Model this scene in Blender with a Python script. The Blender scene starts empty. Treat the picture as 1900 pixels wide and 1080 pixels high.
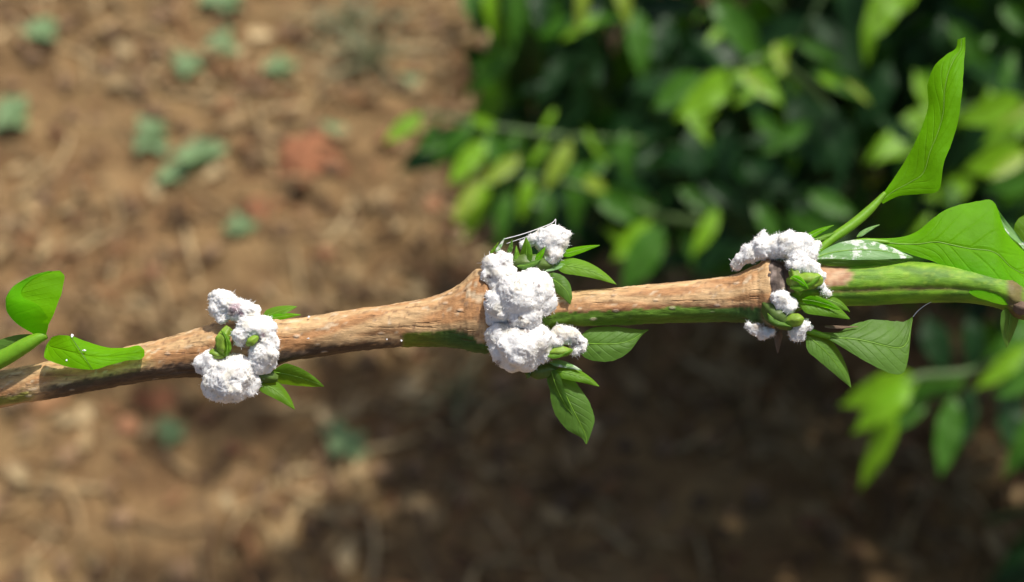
import bpy, bmesh, math, random
from mathutils import Vector, Matrix, Quaternion, noise

random.seed(7)
scene = bpy.context.scene
COL = scene.collection

# ------------------------------------------------------------------ camera, sky, sun, exposure
CAM = Vector((0.0, 0.0, 1.35))
PITCH = math.radians(52)
U = Vector((1, 0, 0))
V = Vector((0, math.sin(PITCH), math.cos(PITCH)))
D = Vector((0, math.cos(PITCH), -math.sin(PITCH)))
FRAME = 0.728                       # frame width per metre of distance
K = FRAME / 1900.0
TW = 0.20                           # distance of the twig from the lens
S = TW * K                          # metres per photo pixel at the twig

cam = bpy.data.cameras.new('camera')
cam.sensor_width = 36
cam.lens = 36 / FRAME
cam.clip_start = 0.01
cam.clip_end = 500
cam.dof.use_dof = True
cam.dof.focus_distance = 0.1975
cam.dof.aperture_fstop = (cam.lens * 1e-3) / 3.0e-3
camo = bpy.data.objects.new('camera', cam)
camo.location = CAM
camo.rotation_euler = (math.pi / 2 - PITCH, 0, 0)
COL.objects.link(camo)
scene.camera = camo

SUN = Vector((0.33, 0.33, 0.88)).normalized()
world = bpy.data.worlds.new('World')
scene.world = world
world.use_nodes = True
wn = world.node_tree
sky = wn.nodes.new('ShaderNodeTexSky')
sky.sky_type = 'NISHITA'
sky.sun_disc = False
sky.sun_elevation = math.asin(SUN.z)
sky.sun_rotation = math.atan2(SUN.x, SUN.y)
sky.dust_density = 4.0
sky.air_density = 1.0
sky.ozone_density = 0.6
wn.links.new(sky.outputs[0], wn.nodes['Background'].inputs[0])
wn.nodes['Background'].inputs[1].default_value = 0.10
sun = bpy.data.lights.new('sun', 'SUN')
sun.energy = 4.2
sun.angle = math.radians(2.0)
sun.color = (1.0, 0.955, 0.88)
suno = bpy.data.objects.new('sun', sun)
suno.rotation_euler = SUN.to_track_quat('Z', 'Y').to_euler()
suno.location = (1, 2, 4)
COL.objects.link(suno)

scene.view_settings.view_transform = 'Standard'
scene.view_settings.look = 'None'
scene.view_settings.gamma = 1
scene.view_settings.exposure = 0.25


# ------------------------------------------------------------------ geometry helpers
def P(px, py, w=0.0):
    """photo pixel near the twig; w = pixels nearer to the lens than the twig's axis"""
    d = TW - w * S
    return CAM + d * (U * ((px - 950) * K) + V * ((540 - py) * K) + D)


def PB(px, py, d):
    return CAM + d * (U * ((px - 950) * K) + V * ((540 - py) * K) + D)


def ray_ground(px, py, z=0.0):
    r = U * ((px - 950) * K) + V * ((540 - py) * K) + D
    return CAM + r * ((z - CAM.z) / r.z)


def proj(p):
    q = p - CAM
    d = q.dot(D)
    if d < 1e-4:
        return None
    return 950 + q.dot(U) / d / K, 540 - q.dot(V) / d / K, d


def mesh_from(name, verts, faces, uvs=None, cols=None, smooth=True):
    me = bpy.data.meshes.new(name)
    me.from_pydata([tuple(v) for v in verts], [], faces)
    if uvs is not None:
        ul = me.uv_layers.new(name='UVMap')
        for lp in me.loops:
            ul.data[lp.index].uv = uvs[lp.vertex_index]
    if cols is not None:
        ca = me.color_attributes.new('col', 'FLOAT_COLOR', 'POINT')
        for i, c in enumerate(cols):
            ca.data[i].color = (c[0], c[1], c[2], 1)
    if smooth:
        me.polygons.foreach_set('use_smooth', [True] * len(me.polygons))
    me.update()
    return me


def link(name, me, mat=None, parent=None, kind=None):
    o = bpy.data.objects.new(name, me)
    COL.objects.link(o)
    if mat is not None:
        me.materials.append(mat)
    if parent is not None:
        o.parent = parent
        root = parent
        off = Vector(root.location)
        while root.parent is not None:
            root = root.parent
            off += root.location
        o.location = -off if parent.parent is None else Vector((0, 0, 0))
    if kind:
        o['kind'] = kind
    return o


def tag(o, label, cat, group=None):
    o['label'] = label
    o['category'] = cat
    if group:
        o['group'] = group
    return o


def thing(name, label, cat, loc, group=None):
    o = bpy.data.objects.new(name, None)
    o.empty_display_size = 0.02
    o.location = loc
    COL.objects.link(o)
    return tag(o, label, cat, group)


def crom(pts, n):
    """Catmull-Rom through tuples of numbers, n samples per span"""
    out = []
    m = len(pts)
    for i in range(m - 1):
        p0 = pts[max(i - 1, 0)]
        p1, p2 = pts[i], pts[i + 1]
        p3 = pts[min(i + 2, m - 1)]
        for k in range(n):
            t = k / n
            t2, t3 = t * t, t * t * t
            out.append(tuple(0.5 * (2 * b + (c - a) * t + (2 * a - 5 * b + 4 * c - d) * t2 + (-a + 3 * b - 3 * c + d) * t3)
                             for a, b, c, d in zip(p0, p1, p2, p3)))
    out.append(tuple(pts[-1]))
    return out


def tube(path, radii, seg=10, cap=True, uv=None):
    """path of Vectors, radii in metres -> verts, faces, uvs"""
    verts, faces, uvs = [], [], []
    n = len(path)
    prev = None
    for i in range(n):
        a = path[max(i - 1, 0)]
        b = path[min(i + 1, n - 1)]
        t = (b - a).normalized()
        if prev is None:
            ref = Vector((0, 0, 1)) if abs(t.z) < 0.9 else Vector((1, 0, 0))
            x = t.cross(ref).normalized()
        else:
            x = (prev - t * prev.dot(t)).normalized()
        prev = x
        y = t.cross(x)
        for k in range(seg):
            th = 2 * math.pi * k / seg
            verts.append(path[i] + (x * math.cos(th) + y * math.sin(th)) * radii[i])
            uvs.append((i / (n - 1), k / seg))
    for i in range(n - 1):
        for k in range(seg):
            k2 = (k + 1) % seg
            faces.append((i * seg + k, i * seg + k2, (i + 1) * seg + k2, (i + 1) * seg + k))
    if cap:
        faces.append(tuple(range(seg - 1, -1, -1)))
        faces.append(tuple((n - 1) * seg + k for k in range(seg)))
    return verts, faces, uvs


def merge(parts):
    V_, F_, T_ = [], [], []
    for v, f, t in parts:
        o = len(V_)
        V_ += v
        F_ += [tuple(i + o for i in q) for q in f]
        T_ += t
    return V_, F_, T_


# ------------------------------------------------------------------ materials
def new_mat(name):
    m = bpy.data.materials.new(name)
    m.use_nodes = True
    nt = m.node_tree
    nt.nodes.clear()
    out = nt.nodes.new('ShaderNodeOutputMaterial')
    return m, nt, out


def nd(nt, kind, **kw):
    n = nt.nodes.new(kind)
    for k, v in kw.items():
        setattr(n, k, v)
    return n


def math_node(nt, op, a, b=None, c=None, clamp=False):
    n = nt.nodes.new('ShaderNodeMath')
    n.operation = op
    n.use_clamp = clamp
    for i, x in enumerate((a, b, c)):
        if x is None:
            continue
        if isinstance(x, (int, float)):
            n.inputs[i].default_value = x
        else:
            nt.links.new(x, n.inputs[i])
    return n.outputs[0]


def mix_col(nt, f, a, b, mode='MIX'):
    n = nt.nodes.new('ShaderNodeMix')
    n.data_type = 'RGBA'
    n.blend_type = mode
    for sock, x in ((n.inputs[0], f), (n.inputs[6], a), (n.inputs[7], b)):
        if isinstance(x, (int, float)):
            sock.default_value = x
        elif isinstance(x, tuple):
            sock.default_value = (x[0], x[1], x[2], 1)
        else:
            nt.links.new(x, sock)
    return n.outputs[2]


def noise_tex(nt, scale, detail=4, rough=0.55, coord='Object', stretch=None):
    tc = nd(nt, 'ShaderNodeTexCoord')
    src = tc.outputs[coord]
    if stretch:
        mp = nd(nt, 'ShaderNodeMapping')
        mp.inputs['Scale'].default_value = stretch
        nt.links.new(src, mp.inputs['Vector'])
        src = mp.outputs[0]
    n = nd(nt, 'ShaderNodeTexNoise')
    n.inputs['Scale'].default_value = scale
    n.inputs['Detail'].default_value = detail
    n.inputs['Roughness'].default_value = rough
    nt.links.new(src, n.inputs['Vector'])
    return n.outputs['Fac']


def ramp(nt, fac, stops):
    r = nd(nt, 'ShaderNodeValToRGB')
    el = r.color_ramp.elements
    while len(el) < len(stops):
        el.new(0.5)
    for e, (p, c) in zip(el, stops):
        e.position = p
        e.color = (c[0], c[1], c[2], 1) if isinstance(c, tuple) else (c, c, c, 1)
    nt.links.new(fac, r.inputs[0])
    return r.outputs[0]


def leaf_mat(name, col, trans, vein, rough=0.4, tmix=0.4, fine=700.0, vary=0.35, veins=9.0, bump=0.25, spec=0.5, blotch=None):
    m, nt, out = new_mat(name)
    uv = nd(nt, 'ShaderNodeUVMap')
    sp = nd(nt, 'ShaderNodeSeparateXYZ')
    nt.links.new(uv.outputs[0], sp.inputs[0])
    u, v = sp.outputs[0], sp.outputs[1]
    av = math_node(nt, 'ABSOLUTE', math_node(nt, 'MULTIPLY', math_node(nt, 'SUBTRACT', v, 0.5), 2.0))
    mid = math_node(nt, 'SUBTRACT', 1.0, math_node(nt, 'MULTIPLY', av, 14.0), clamp=True)
    ph = math_node(nt, 'SUBTRACT', math_node(nt, 'MULTIPLY', u, veins), math_node(nt, 'MULTIPLY', av, 2.2))
    fr = math_node(nt, 'ABSOLUTE', math_node(nt, 'SUBTRACT', math_node(nt, 'FRACT', ph), 0.5))
    lat = math_node(nt, 'SUBTRACT', 1.0, math_node(nt, 'MULTIPLY', fr, 9.0), clamp=True)
    lat = math_node(nt, 'MULTIPLY', lat, math_node(nt, 'SUBTRACT', 1.0, math_node(nt, 'MULTIPLY', av, 0.85), clamp=True))
    vm = math_node(nt, 'MAXIMUM', mid, math_node(nt, 'MULTIPLY', lat, 0.5))
    n1 = noise_tex(nt, fine * 0.15, 3)
    n2 = noise_tex(nt, fine, 4, 0.65)
    oi = nd(nt, 'ShaderNodeObjectInfo')
    dark = tuple(c * (1 - vary) for c in col)
    lite = tuple(min(1, c * (1 + vary)) for c in col)
    base = mix_col(nt, ramp(nt, n1, [(0.3, 0.0), (0.7, 1.0)]), dark, lite)
    base = mix_col(nt, math_node(nt, 'MULTIPLY', n2, 0.3), base, dark)
    base = mix_col(nt, math_node(nt, 'MULTIPLY', oi.outputs['Random'], 0.35), base, lite)
    if blotch:
        nb = noise_tex(nt, blotch[1], 5, 0.7)
        base = mix_col(nt, ramp(nt, nb, [(blotch[2], 0.0), (blotch[2] + 0.08, 1.0)]), base, blotch[0])
    base = mix_col(nt, math_node(nt, 'MULTIPLY', vm, 0.38), base, vein)
    tcol = mix_col(nt, math_node(nt, 'MULTIPLY', vm, 0.6), trans, tuple(c * 0.72 for c in trans))
    tcol = mix_col(nt, math_node(nt, 'MULTIPLY', n2, 0.35), tcol, tuple(c * 0.7 for c in trans))
    pb = nd(nt, 'ShaderNodeBsdfPrincipled')
    nt.links.new(base, pb.inputs['Base Color'])
    nt.links.new(math_node(nt, 'ADD', rough - 0.08, math_node(nt, 'MULTIPLY', n2, 0.2)), pb.inputs['Roughness'])
    pb.inputs['Specular IOR Level'].default_value = spec
    bp = nd(nt, 'ShaderNodeBump')
    bp.inputs['Strength'].default_value = bump
    bp.inputs['Distance'].default_value = 0.0004
    h = math_node(nt, 'ADD', math_node(nt, 'MULTIPLY', vm, -0.7), math_node(nt, 'MULTIPLY', n2, 0.6))
    nt.links.new(h, bp.inputs['Height'])
    nt.links.new(bp.outputs[0], pb.inputs['Normal'])
    tr = nd(nt, 'ShaderNodeBsdfTranslucent')
    nt.links.new(tcol, tr.inputs['Color'])
    mx = nd(nt, 'ShaderNodeMixShader')
    mx.inputs[0].default_value = tmix
    nt.links.new(pb.outputs[0], mx.inputs[1])
    nt.links.new(tr.outputs[0], mx.inputs[2])
    nt.links.new(mx.outputs[0], out.inputs[0])
    return m


def attr_mat(name, rough=0.8, fine=1500.0, amp=0.35, bump=0.5, dist=0.0003, stretch=None, sss=0.0, spec=0.3, sssr=0.0005):
    """colour from the 'col' attribute, broken up by fine grain"""
    m, nt, out = new_mat(name)
    at = nd(nt, 'ShaderNodeAttribute')
    at.attribute_name = 'col'
    n = noise_tex(nt, fine, 5, 0.65, stretch=stretch)
    f = ramp(nt, n, [(0.3, 1 - amp), (0.7, 1 + amp * 0.45)])
    base = mix_col(nt, 1.0, at.outputs[0], f, 'MULTIPLY')
    pb = nd(nt, 'ShaderNodeBsdfPrincipled')
    nt.links.new(base, pb.inputs['Base Color'])
    pb.inputs['Roughness'].default_value = rough
    pb.inputs['Specular IOR Level'].default_value = spec
    if sss:
        pb.inputs['Subsurface Weight'].default_value = sss
        pb.inputs['Subsurface Radius'].default_value = (1, 0.9, 0.8)
        pb.inputs['Subsurface Scale'].default_value = sssr
    bp = nd(nt, 'ShaderNodeBump')
    bp.inputs['Strength'].default_value = bump
    bp.inputs['Distance'].default_value = dist
    nt.links.new(n, bp.inputs['Height'])
    nt.links.new(bp.outputs[0], pb.inputs['Normal'])
    nt.links.new(pb.outputs[0], out.inputs[0])
    return m


def plain_mat(name, col, rough=0.6, fine=900.0, amp=0.3, bump=0.3, dist=0.0002, spec=0.4, sss=0.0):
    m, nt, out = new_mat(name)
    n = noise_tex(nt, fine, 4, 0.6)
    base = mix_col(nt, n, tuple(c * (1 - amp) for c in col), tuple(min(1, c * (1 + amp)) for c in col))
    pb = nd(nt, 'ShaderNodeBsdfPrincipled')
    nt.links.new(base, pb.inputs['Base Color'])
    pb.inputs['Roughness'].default_value = rough
    pb.inputs['Specular IOR Level'].default_value = spec
    if sss:
        pb.inputs['Subsurface Weight'].default_value = sss
        pb.inputs['Subsurface Scale'].default_value = 0.0006
    bp = nd(nt, 'ShaderNodeBump')
    bp.inputs['Strength'].default_value = bump
    bp.inputs['Distance'].default_value = dist
    nt.links.new(n, bp.inputs['Height'])
    nt.links.new(bp.outputs[0], pb.inputs['Normal'])
    nt.links.new(pb.outputs[0], out.inputs[0])
    return m


M = {}
# near leaves
M['leaf_lime'] = leaf_mat('leaf_lime', (0.115, 0.36, 0.003), (0.33, 0.92, 0.003), (0.13, 0.36, 0.01), 0.5, 0.5, 800, 0.34, spec=0.1, bump=0.6, blotch=((0.06, 0.17, 0.008), 520, 0.66))
M['leaf_fresh'] = leaf_mat('leaf_fresh', (0.115, 0.27, 0.014), (0.28, 0.56, 0.012), (0.18, 0.33, 0.04), 0.48, 0.42, 800, 0.36, spec=0.25, bump=0.55, blotch=((0.06, 0.14, 0.012), 600, 0.64))
M['leaf_mid'] = leaf_mat('leaf_mid', (0.085, 0.19, 0.026), (0.17, 0.36, 0.02), (0.13, 0.24, 0.05), 0.5, 0.35, 800, 0.4, spec=0.25, bump=0.55, blotch=((0.05, 0.11, 0.02), 500, 0.62))
M['leaf_dusty'] = leaf_mat('leaf_dusty', (0.16, 0.34, 0.10), (0.2, 0.45, 0.05), (0.3, 0.42, 0.18), 0.5, 0.3, 800, 0.25,
                           blotch=((0.72, 0.76, 0.68), 420, 0.53))
M['shoot'] = plain_mat('shoot_green', (0.14, 0.31, 0.012), 0.45, 900, 0.25, 0.25, spec=0.3, sss=0.15)
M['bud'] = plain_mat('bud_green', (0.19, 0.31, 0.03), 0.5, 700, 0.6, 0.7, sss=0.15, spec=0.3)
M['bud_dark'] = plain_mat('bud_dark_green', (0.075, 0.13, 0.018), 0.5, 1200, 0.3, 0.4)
M['rib'] = plain_mat('rib_green', (0.15, 0.31, 0.02), 0.45, 900, 0.2, 0.2)
M['stipule'] = plain_mat('dry_stipule', (0.13, 0.085, 0.055), 0.85, 1500, 0.5, 0.6)
def bark_mat():
    m = attr_mat('twig_bark', 0.6, 1500, 0.42, 0.7, 0.00026, stretch=(0.25, 1, 1), spec=0.22)
    nt = m.node_tree
    pb = [n for n in nt.nodes if n.type == 'BSDF_PRINCIPLED'][0]
    old = pb.inputs['Base Color'].links[0].from_socket
    oldn = pb.inputs['Normal'].links[0].from_socket
    tc = nd(nt, 'ShaderNodeTexCoord')
    mp = nd(nt, 'ShaderNodeMapping')
    mp.inputs['Scale'].default_value = (0.55, 1, 1)
    nt.links.new(tc.outputs['Object'], mp.inputs['Vector'])
    vo = nd(nt, 'ShaderNodeTexVoronoi')
    vo.inputs['Scale'].default_value = 620
    nt.links.new(mp.outputs[0], vo.inputs['Vector'])
    keep = math_node(nt, 'GREATER_THAN', nd_sep(nt, vo.outputs['Color']), 0.55)
    spot = math_node(nt, 'MULTIPLY', ramp(nt, vo.outputs['Distance'], [(0.10, 1.0), (0.22, 0.0)]), keep)      # lenticels
    ck = noise_tex(nt, 900, 3, 0.5, stretch=(0.10, 1.4, 1.4))
    crack = ramp(nt, ck, [(0.30, 1.0), (0.38, 0.0)])                                                        # fine lengthwise cracks
    c = mix_col(nt, math_node(nt, 'MULTIPLY', spot, 0.5), old, (0.62, 0.50, 0.36))
    c = mix_col(nt, math_node(nt, 'MULTIPLY', crack, 0.32), c, (0.14, 0.075, 0.04))
    nt.links.new(c, pb.inputs['Base Color'])
    bp = nd(nt, 'ShaderNodeBump')
    bp.inputs['Strength'].default_value = 0.8
    bp.inputs['Distance'].default_value = 0.00018
    nt.links.new(math_node(nt, 'SUBTRACT', spot, crack), bp.inputs['Height'])
    nt.links.new(oldn, bp.inputs['Normal'])
    nt.links.new(bp.outputs[0], pb.inputs['Normal'])
    return m


def nd_sep(nt, sock):
    n = nd(nt, 'ShaderNodeSeparateColor')
    nt.links.new(sock, n.inputs[0])
    return n.outputs[0]


M['bark'] = bark_mat()
M['rind'] = attr_mat('twig_rind', 0.55, 1300, 0.3, 0.5, 0.0002, stretch=(0.28, 1, 1), spec=0.2)
M['wax'] = attr_mat('mealybug_wax', 0.95, 3200, 0.12, 0.8, 0.00016, sss=0.6, spec=0.08, sssr=0.0005)
M['thread'] = plain_mat('wax_thread', (0.80, 0.80, 0.79), 0.9, 2000, 0.08, 0.1, spec=0.1)
# far leaves
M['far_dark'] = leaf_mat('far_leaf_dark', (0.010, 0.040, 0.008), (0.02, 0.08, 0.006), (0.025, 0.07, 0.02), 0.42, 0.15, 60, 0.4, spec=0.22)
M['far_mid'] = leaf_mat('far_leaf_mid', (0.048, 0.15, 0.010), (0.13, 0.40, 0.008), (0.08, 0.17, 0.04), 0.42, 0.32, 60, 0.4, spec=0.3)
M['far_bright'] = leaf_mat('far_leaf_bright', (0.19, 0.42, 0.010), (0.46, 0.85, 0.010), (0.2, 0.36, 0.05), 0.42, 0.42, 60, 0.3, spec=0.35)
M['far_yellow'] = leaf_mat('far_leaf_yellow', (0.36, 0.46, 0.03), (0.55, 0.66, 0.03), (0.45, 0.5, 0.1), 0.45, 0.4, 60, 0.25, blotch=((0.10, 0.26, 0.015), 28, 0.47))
M['far_bark'] = plain_mat('bush_bark', (0.13, 0.10, 0.065), 0.85, 120, 0.45, 0.6, 0.003)
M['far_twig'] = plain_mat('bush_twig', (0.075, 0.13, 0.04), 0.6, 120, 0.4, 0.4, 0.001)
M['weed'] = leaf_mat('weed_leaf', (0.17, 0.27, 0.115), (0.2, 0.34, 0.08), (0.24, 0.32, 0.18), 0.65, 0.25, 120, 0.3)
M['weed_grey'] = leaf_mat('weed_leaf_grey', (0.19, 0.19, 0.095), (0.16, 0.2, 0.06), (0.24, 0.28, 0.18), 0.6, 0.2, 120, 0.3)
M['litter'] = attr_mat('dry_litter', 0.85, 220, 0.35, 0.4, 0.002)
M['clay'] = plain_mat('red_clay', (0.25, 0.105, 0.052), 0.95, 45, 0.5, 0.7, 0.006, spec=0.2)


def soil_mat():
    m, nt, out = new_mat('soil')
    n1 = noise_tex(nt, 3.2, 5, 0.6)
    n2 = noise_tex(nt, 17, 6, 0.65)
    n3 = noise_tex(nt, 75, 6, 0.7)
    a = ramp(nt, n2, [(0.28, (0.11, 0.062, 0.030)), (0.46, (0.205, 0.128, 0.058)), (0.62, (0.28, 0.185, 0.086)), (0.78, (0.38, 0.27, 0.135))])
    b = mix_col(nt, ramp(nt, n1, [(0.48, 0.0), (0.74, 0.45)]), a, (0.225, 0.115, 0.055))
    c = mix_col(nt, 1.0, b, ramp(nt, n3, [(0.25, 0.55), (0.7, 1.25)]), 'MULTIPLY')
    pb = nd(nt, 'ShaderNodeBsdfPrincipled')
    nt.links.new(c, pb.inputs['Base Color'])
    pb.inputs['Roughness'].default_value = 0.95
    pb.inputs['Specular IOR Level'].default_value = 0.15
    bp = nd(nt, 'ShaderNodeBump')
    bp.inputs['Strength'].default_value = 0.8
    bp.inputs['Distance'].default_value = 0.012
    nt.links.new(math_node(nt, 'ADD', n2, math_node(nt, 'MULTIPLY', n3, 0.6)), bp.inputs['Height'])
    nt.links.new(bp.outputs[0], pb.inputs['Normal'])
    nt.links.new(pb.outputs[0], out.inputs[0])
    return m


M['soil'] = soil_mat()


# ------------------------------------------------------------------ ground
def ground_h(x, y):
    h = 0.035 * noise.noise(Vector((x * 2.1, y * 2.1, 0.3)))
    h += 0.016 * noise.noise(Vector((x * 9, y * 9, 4.1)))
    h += 0.008 * noise.noise(Vector((x * 27, y * 27, 8.7)))
    fade = max(0.0, min(1.0, (4.0 - math.hypot(x, y - 1)) / 2.0))
    return h * (0.35 + 0.65 * fade)


def axis(c0, c1, step, far):
    a = []
    x = c0
    while x < c1:
        a.append(x)
        x += step
    lo, hi, s = c0, c1, step
    left, right = [], [c1]
    while hi < far:
        s *= 1.35
        lo -= s
        hi += s
        left.append(lo)
        right.append(hi)
    return left[::-1] + a + right


def build_ground():
    xs = axis(-1.15, 1.15, 0.011, 60)
    ys = axis(0.25, 2.3, 0.011, 60)
    nx = len(xs)
    verts = [(x, y, ground_h(x, y)) for y in ys for x in xs]
    faces = [(j * nx + i, j * nx + i + 1, (j + 1) * nx + i + 1, (j + 1) * nx + i)
             for j in range(len(ys) - 1) for i in range(nx - 1)]
    o = link('ground', mesh_from('ground', verts, faces), M['soil'], kind='structure')
    return o


build_ground()


def on_ground(px, py):
    p = ray_ground(px, py)
    for _ in range(4):
        p = ray_ground(px, py, ground_h(p.x, p.y))
    return p


# dry straw, leaf scraps and crumbs lying on the soil: uncountable
def build_litter():
    rnd = random.Random(21)
    verts, faces, cols = [], [], []
    pal = [(0.36, 0.255, 0.145), (0.30, 0.20, 0.11), (0.22, 0.135, 0.072), (0.44, 0.33, 0.20), (0.13, 0.078, 0.045), (0.25, 0.13, 0.065)]
    for i in range(9000):
        x = rnd.uniform(-1.1, 1.1)
        y = rnd.uniform(0.35, 2.2)
        if noise.noise(Vector((x * 4.5, y * 4.5, 2.2))) < rnd.uniform(-0.55, 0.25):
            continue
        z = ground_h(x, y)
        c = pal[min(5, int(rnd.random() ** 1.2 * 6))]
        f = rnd.uniform(0.75, 1.25)
        c = (min(0.6, c[0] * f), min(0.6, c[1] * f), min(0.6, c[2] * f * 0.88))
        a = rnd.uniform(0, 2 * math.pi)
        d = Vector((math.cos(a), math.sin(a), 0))
        sd = Vector((-d.y, d.x, 0))
        b = len(verts)
        if rnd.random() < 0.55:          # straw
            L = rnd.uniform(0.02, 0.085)
            w = rnd.uniform(0.0012, 0.0035)
            bend = rnd.uniform(-0.25, 0.25) * L
            for k in range(5):
                t = k / 4 - 0.5
                q = Vector((x, y, 0)) + d * (t * L) + sd * (bend * (0.25 - t * t) * 2)
                q.z = ground_h(q.x, q.y) + 0.004 + 0.010 * (0.25 - t * t) * rnd.uniform(0, 4)
                verts += [q - sd * w + Vector((0, 0, -0.001)), q + Vector((0, 0, w)), q + sd * w + Vector((0, 0, -0.001))]
                cols += [c] * 3
            for k in range(4):
                for s_ in range(2):
                    faces.append((b + k * 3 + s_, b + k * 3 + s_ + 1, b + k * 3 + 4 + s_, b + k * 3 + 3 + s_))
        else:                            # curled scrap of leaf
            L = rnd.uniform(0.010, 0.045)
            w = L * rnd.uniform(0.12, 0.3)
            cu = rnd.uniform(0.1, 0.6)
            up = Vector((rnd.uniform(-.4, .4), rnd.uniform(-.4, .4), 1)).normalized()
            for k in range(4):
                t = k / 3 - 0.5
                ww = w * (1 - (2 * t) ** 2 * 0.8)
                for s_ in (-1, 0, 1):
                    q = Vector((x, y, z + 0.005)) + d * (t * L) + sd * (s_ * ww) + up * (cu * L * (abs(s_) * 0.35 + t * t))
                    verts.append(q + Vector((rnd.uniform(-1, 1), rnd.uniform(-1, 1), 0)) * L * 0.07)
                    cols.append(c)
            for k in range(3):
                for s_ in range(2):
                    faces.append((b + k * 3 + s_, b + k * 3 + s_ + 1, b + k * 3 + 4 + s_, b + k * 3 + 3 + s_))
    o = link('dry_litter', mesh_from('dry_litter', verts, faces, cols=cols), M['litter'], kind='stuff')
    tag(o, 'dry straw and brown leaf scraps strewn over the bare soil', 'litter')
    # crumbs of soil
    verts, faces, cols = [], [], []
    ico = [Vector(v) for v in ((0, 0, 1), (0.9, 0, 0.3), (0.28, 0.85, 0.3), (-0.73, 0.53, 0.3), (-0.73, -0.53, 0.3), (0.28, -0.85, 0.3),
                               (0.73, 0.53, -0.4), (-0.28, 0.85, -0.4), (-0.9, 0, -0.4), (-0.28, -0.85, -0.4), (0.73, -0.53, -0.4))]
    tri = [(0, 1, 2), (0, 2, 3), (0, 3, 4), (0, 4, 5), (0, 5, 1), (1, 6, 2), (2, 7, 3), (3, 8, 4), (4, 9, 5), (5, 10, 1),
           (6, 7, 2), (7, 8, 3), (8, 9, 4), (9, 10, 5), (10, 6, 1)]
    for i in range(3800):
        x = rnd.uniform(-1.1, 1.1)
        y = rnd.uniform(0.35, 2.2)
        r = 0.004 + 0.014 * rnd.random() ** 3
        z = ground_h(x, y) + r * 0.25
        rot = Quaternion((rnd.random() - .5, rnd.random() - .5, rnd.random() - .5, rnd.random() - .5)).normalized()
        c = (0.20, 0.125, 0.068) if rnd.random() < 0.85 else (0.25, 0.12, 0.06)
        f = rnd.uniform(0.55, 1.45)
        b = len(verts)
        for v in ico:
            q = rot @ (v * (r * rnd.uniform(0.75, 1.2)))
            verts.append(Vector((x, y, z)) + Vector((q.x, q.y, q.z * 0.7)))
            cols.append(tuple(k * f for k in c))
        faces += [tuple(k + b for k in t) for t in tri]
    o = link('soil_crumbs', mesh_from('soil_crumbs', verts, faces, cols=cols), M['litter'], kind='stuff')
    tag(o, 'small brown crumbs of soil scattered over the ground', 'soil crumbs')


build_litter()


def clay_clod(px, py, wpx, hpx, seed, label):
    c = on_ground(px, py)
    q = ray_ground(px + wpx / 2, py)
    rx = (q - c).length
    ry = (ray_ground(px, py - hpx / 2) - ray_ground(px, py + hpx / 2)).length / 2
    bm = bmesh.new()
    bmesh.ops.create_icosphere(bm, subdivisions=4, radius=1)
    for v in bm.verts:
        n = 1 + 0.65 * noise.noise(v.co * 1.6 + Vector((seed, 0, 0))) + 0.13 * noise.noise(v.co * 5 + Vector((0, seed, 0)))
        v.co = Vector((v.co.x * rx * n, v.co.y * ry * n, v.co.z * min(rx, ry) * 0.22 * n))
    me = bpy.data.meshes.new('red_clay_clod')
    bm.to_mesh(me)
    bm.free()
    me.polygons.foreach_set('use_smooth', [True] * len(me.polygons))
    o = link('red_clay_clod', me, M['clay'])
    o.location = c + Vector((0, 0, min(rx, ry) * 0.06))
    tag(o, label, 'clay clod')


clay_clod(578, 298, 125, 78, 1.3, 'large flat brick red clod of clay on bare soil')
clay_clod(482, 385, 46, 38, 5.1, 'small red clod of clay beside the large flat one')
clay_clod(300, 742, 80, 34, 8.4, 'dull red patch of clay on the soil below the twig')


# ------------------------------------------------------------------ weeds on the ground
def simple_leaf_mesh(name, mat, wr=0.2, droop=0.2, fold=0.15, wave=0.02, nu=10, nv=4, seed=0, shape='coffee', pet=0.08):
    verts, faces, uvs = [], [], []
    rows = []
    if pet:
        rows.append((-pet, 0.012))
    for i in range(nu + 1):
        t = i / nu
        if shape == 'coffee':
            w = wr * (math.sin(math.pi * t ** 0.85) ** 0.8) * (1 - 0.15 * t) if 0 < t < 1 else 0.0
            if t > 0.82:
                w = max(w * 0.72, 0.0)
        elif shape == 'round':
            w = wr * math.sin(math.pi * min(1, t * 0.97 + 0.02) ** 0.8) ** 0.6
        else:
            w = wr * (1 - t) ** 0.6
        rows.append((t, max(w, 0.012 if t == 0 else 0.004)))
    for t, w in rows:
        for k in range(nv + 1):
            s_ = 2 * k / nv - 1
            x = s_ * w
            z = -droop * max(t, 0) ** 2 + fold * abs(x) + wave * abs(s_) * math.sin(t * 19 + seed + (1.5 if s_ > 0 else 0))
            verts.append((x, t, z))
            uvs.append((max(t, 0), k / nv))
    m = nv + 1
    for i in range(len(rows) - 1):
        for k in range(nv):
            faces.append((i * m + k, i * m + k + 1, (i + 1) * m + k + 1, (i + 1) * m + k))
    me = mesh_from(name, verts, faces, uvs)
    me.materials.append(mat)
    return me


def frame_mat(base, axis_, up, L, wscale=1.0):
    y = axis_.normalized()
    z = (up - y * up.dot(y))
    if z.length < 1e-5:
        z = Vector((1, 0, 0)) - y * y.x
    z.normalize()
    x = y.cross(z)
    return Matrix(((x.x * L * wscale, y.x * L, z.x * L, base.x), (x.y * L * wscale, y.y * L, z.y * L, base.y),
                   (x.z * L * wscale, y.z * L, z.z * L, base.z), (0, 0, 0, 1)))


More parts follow.
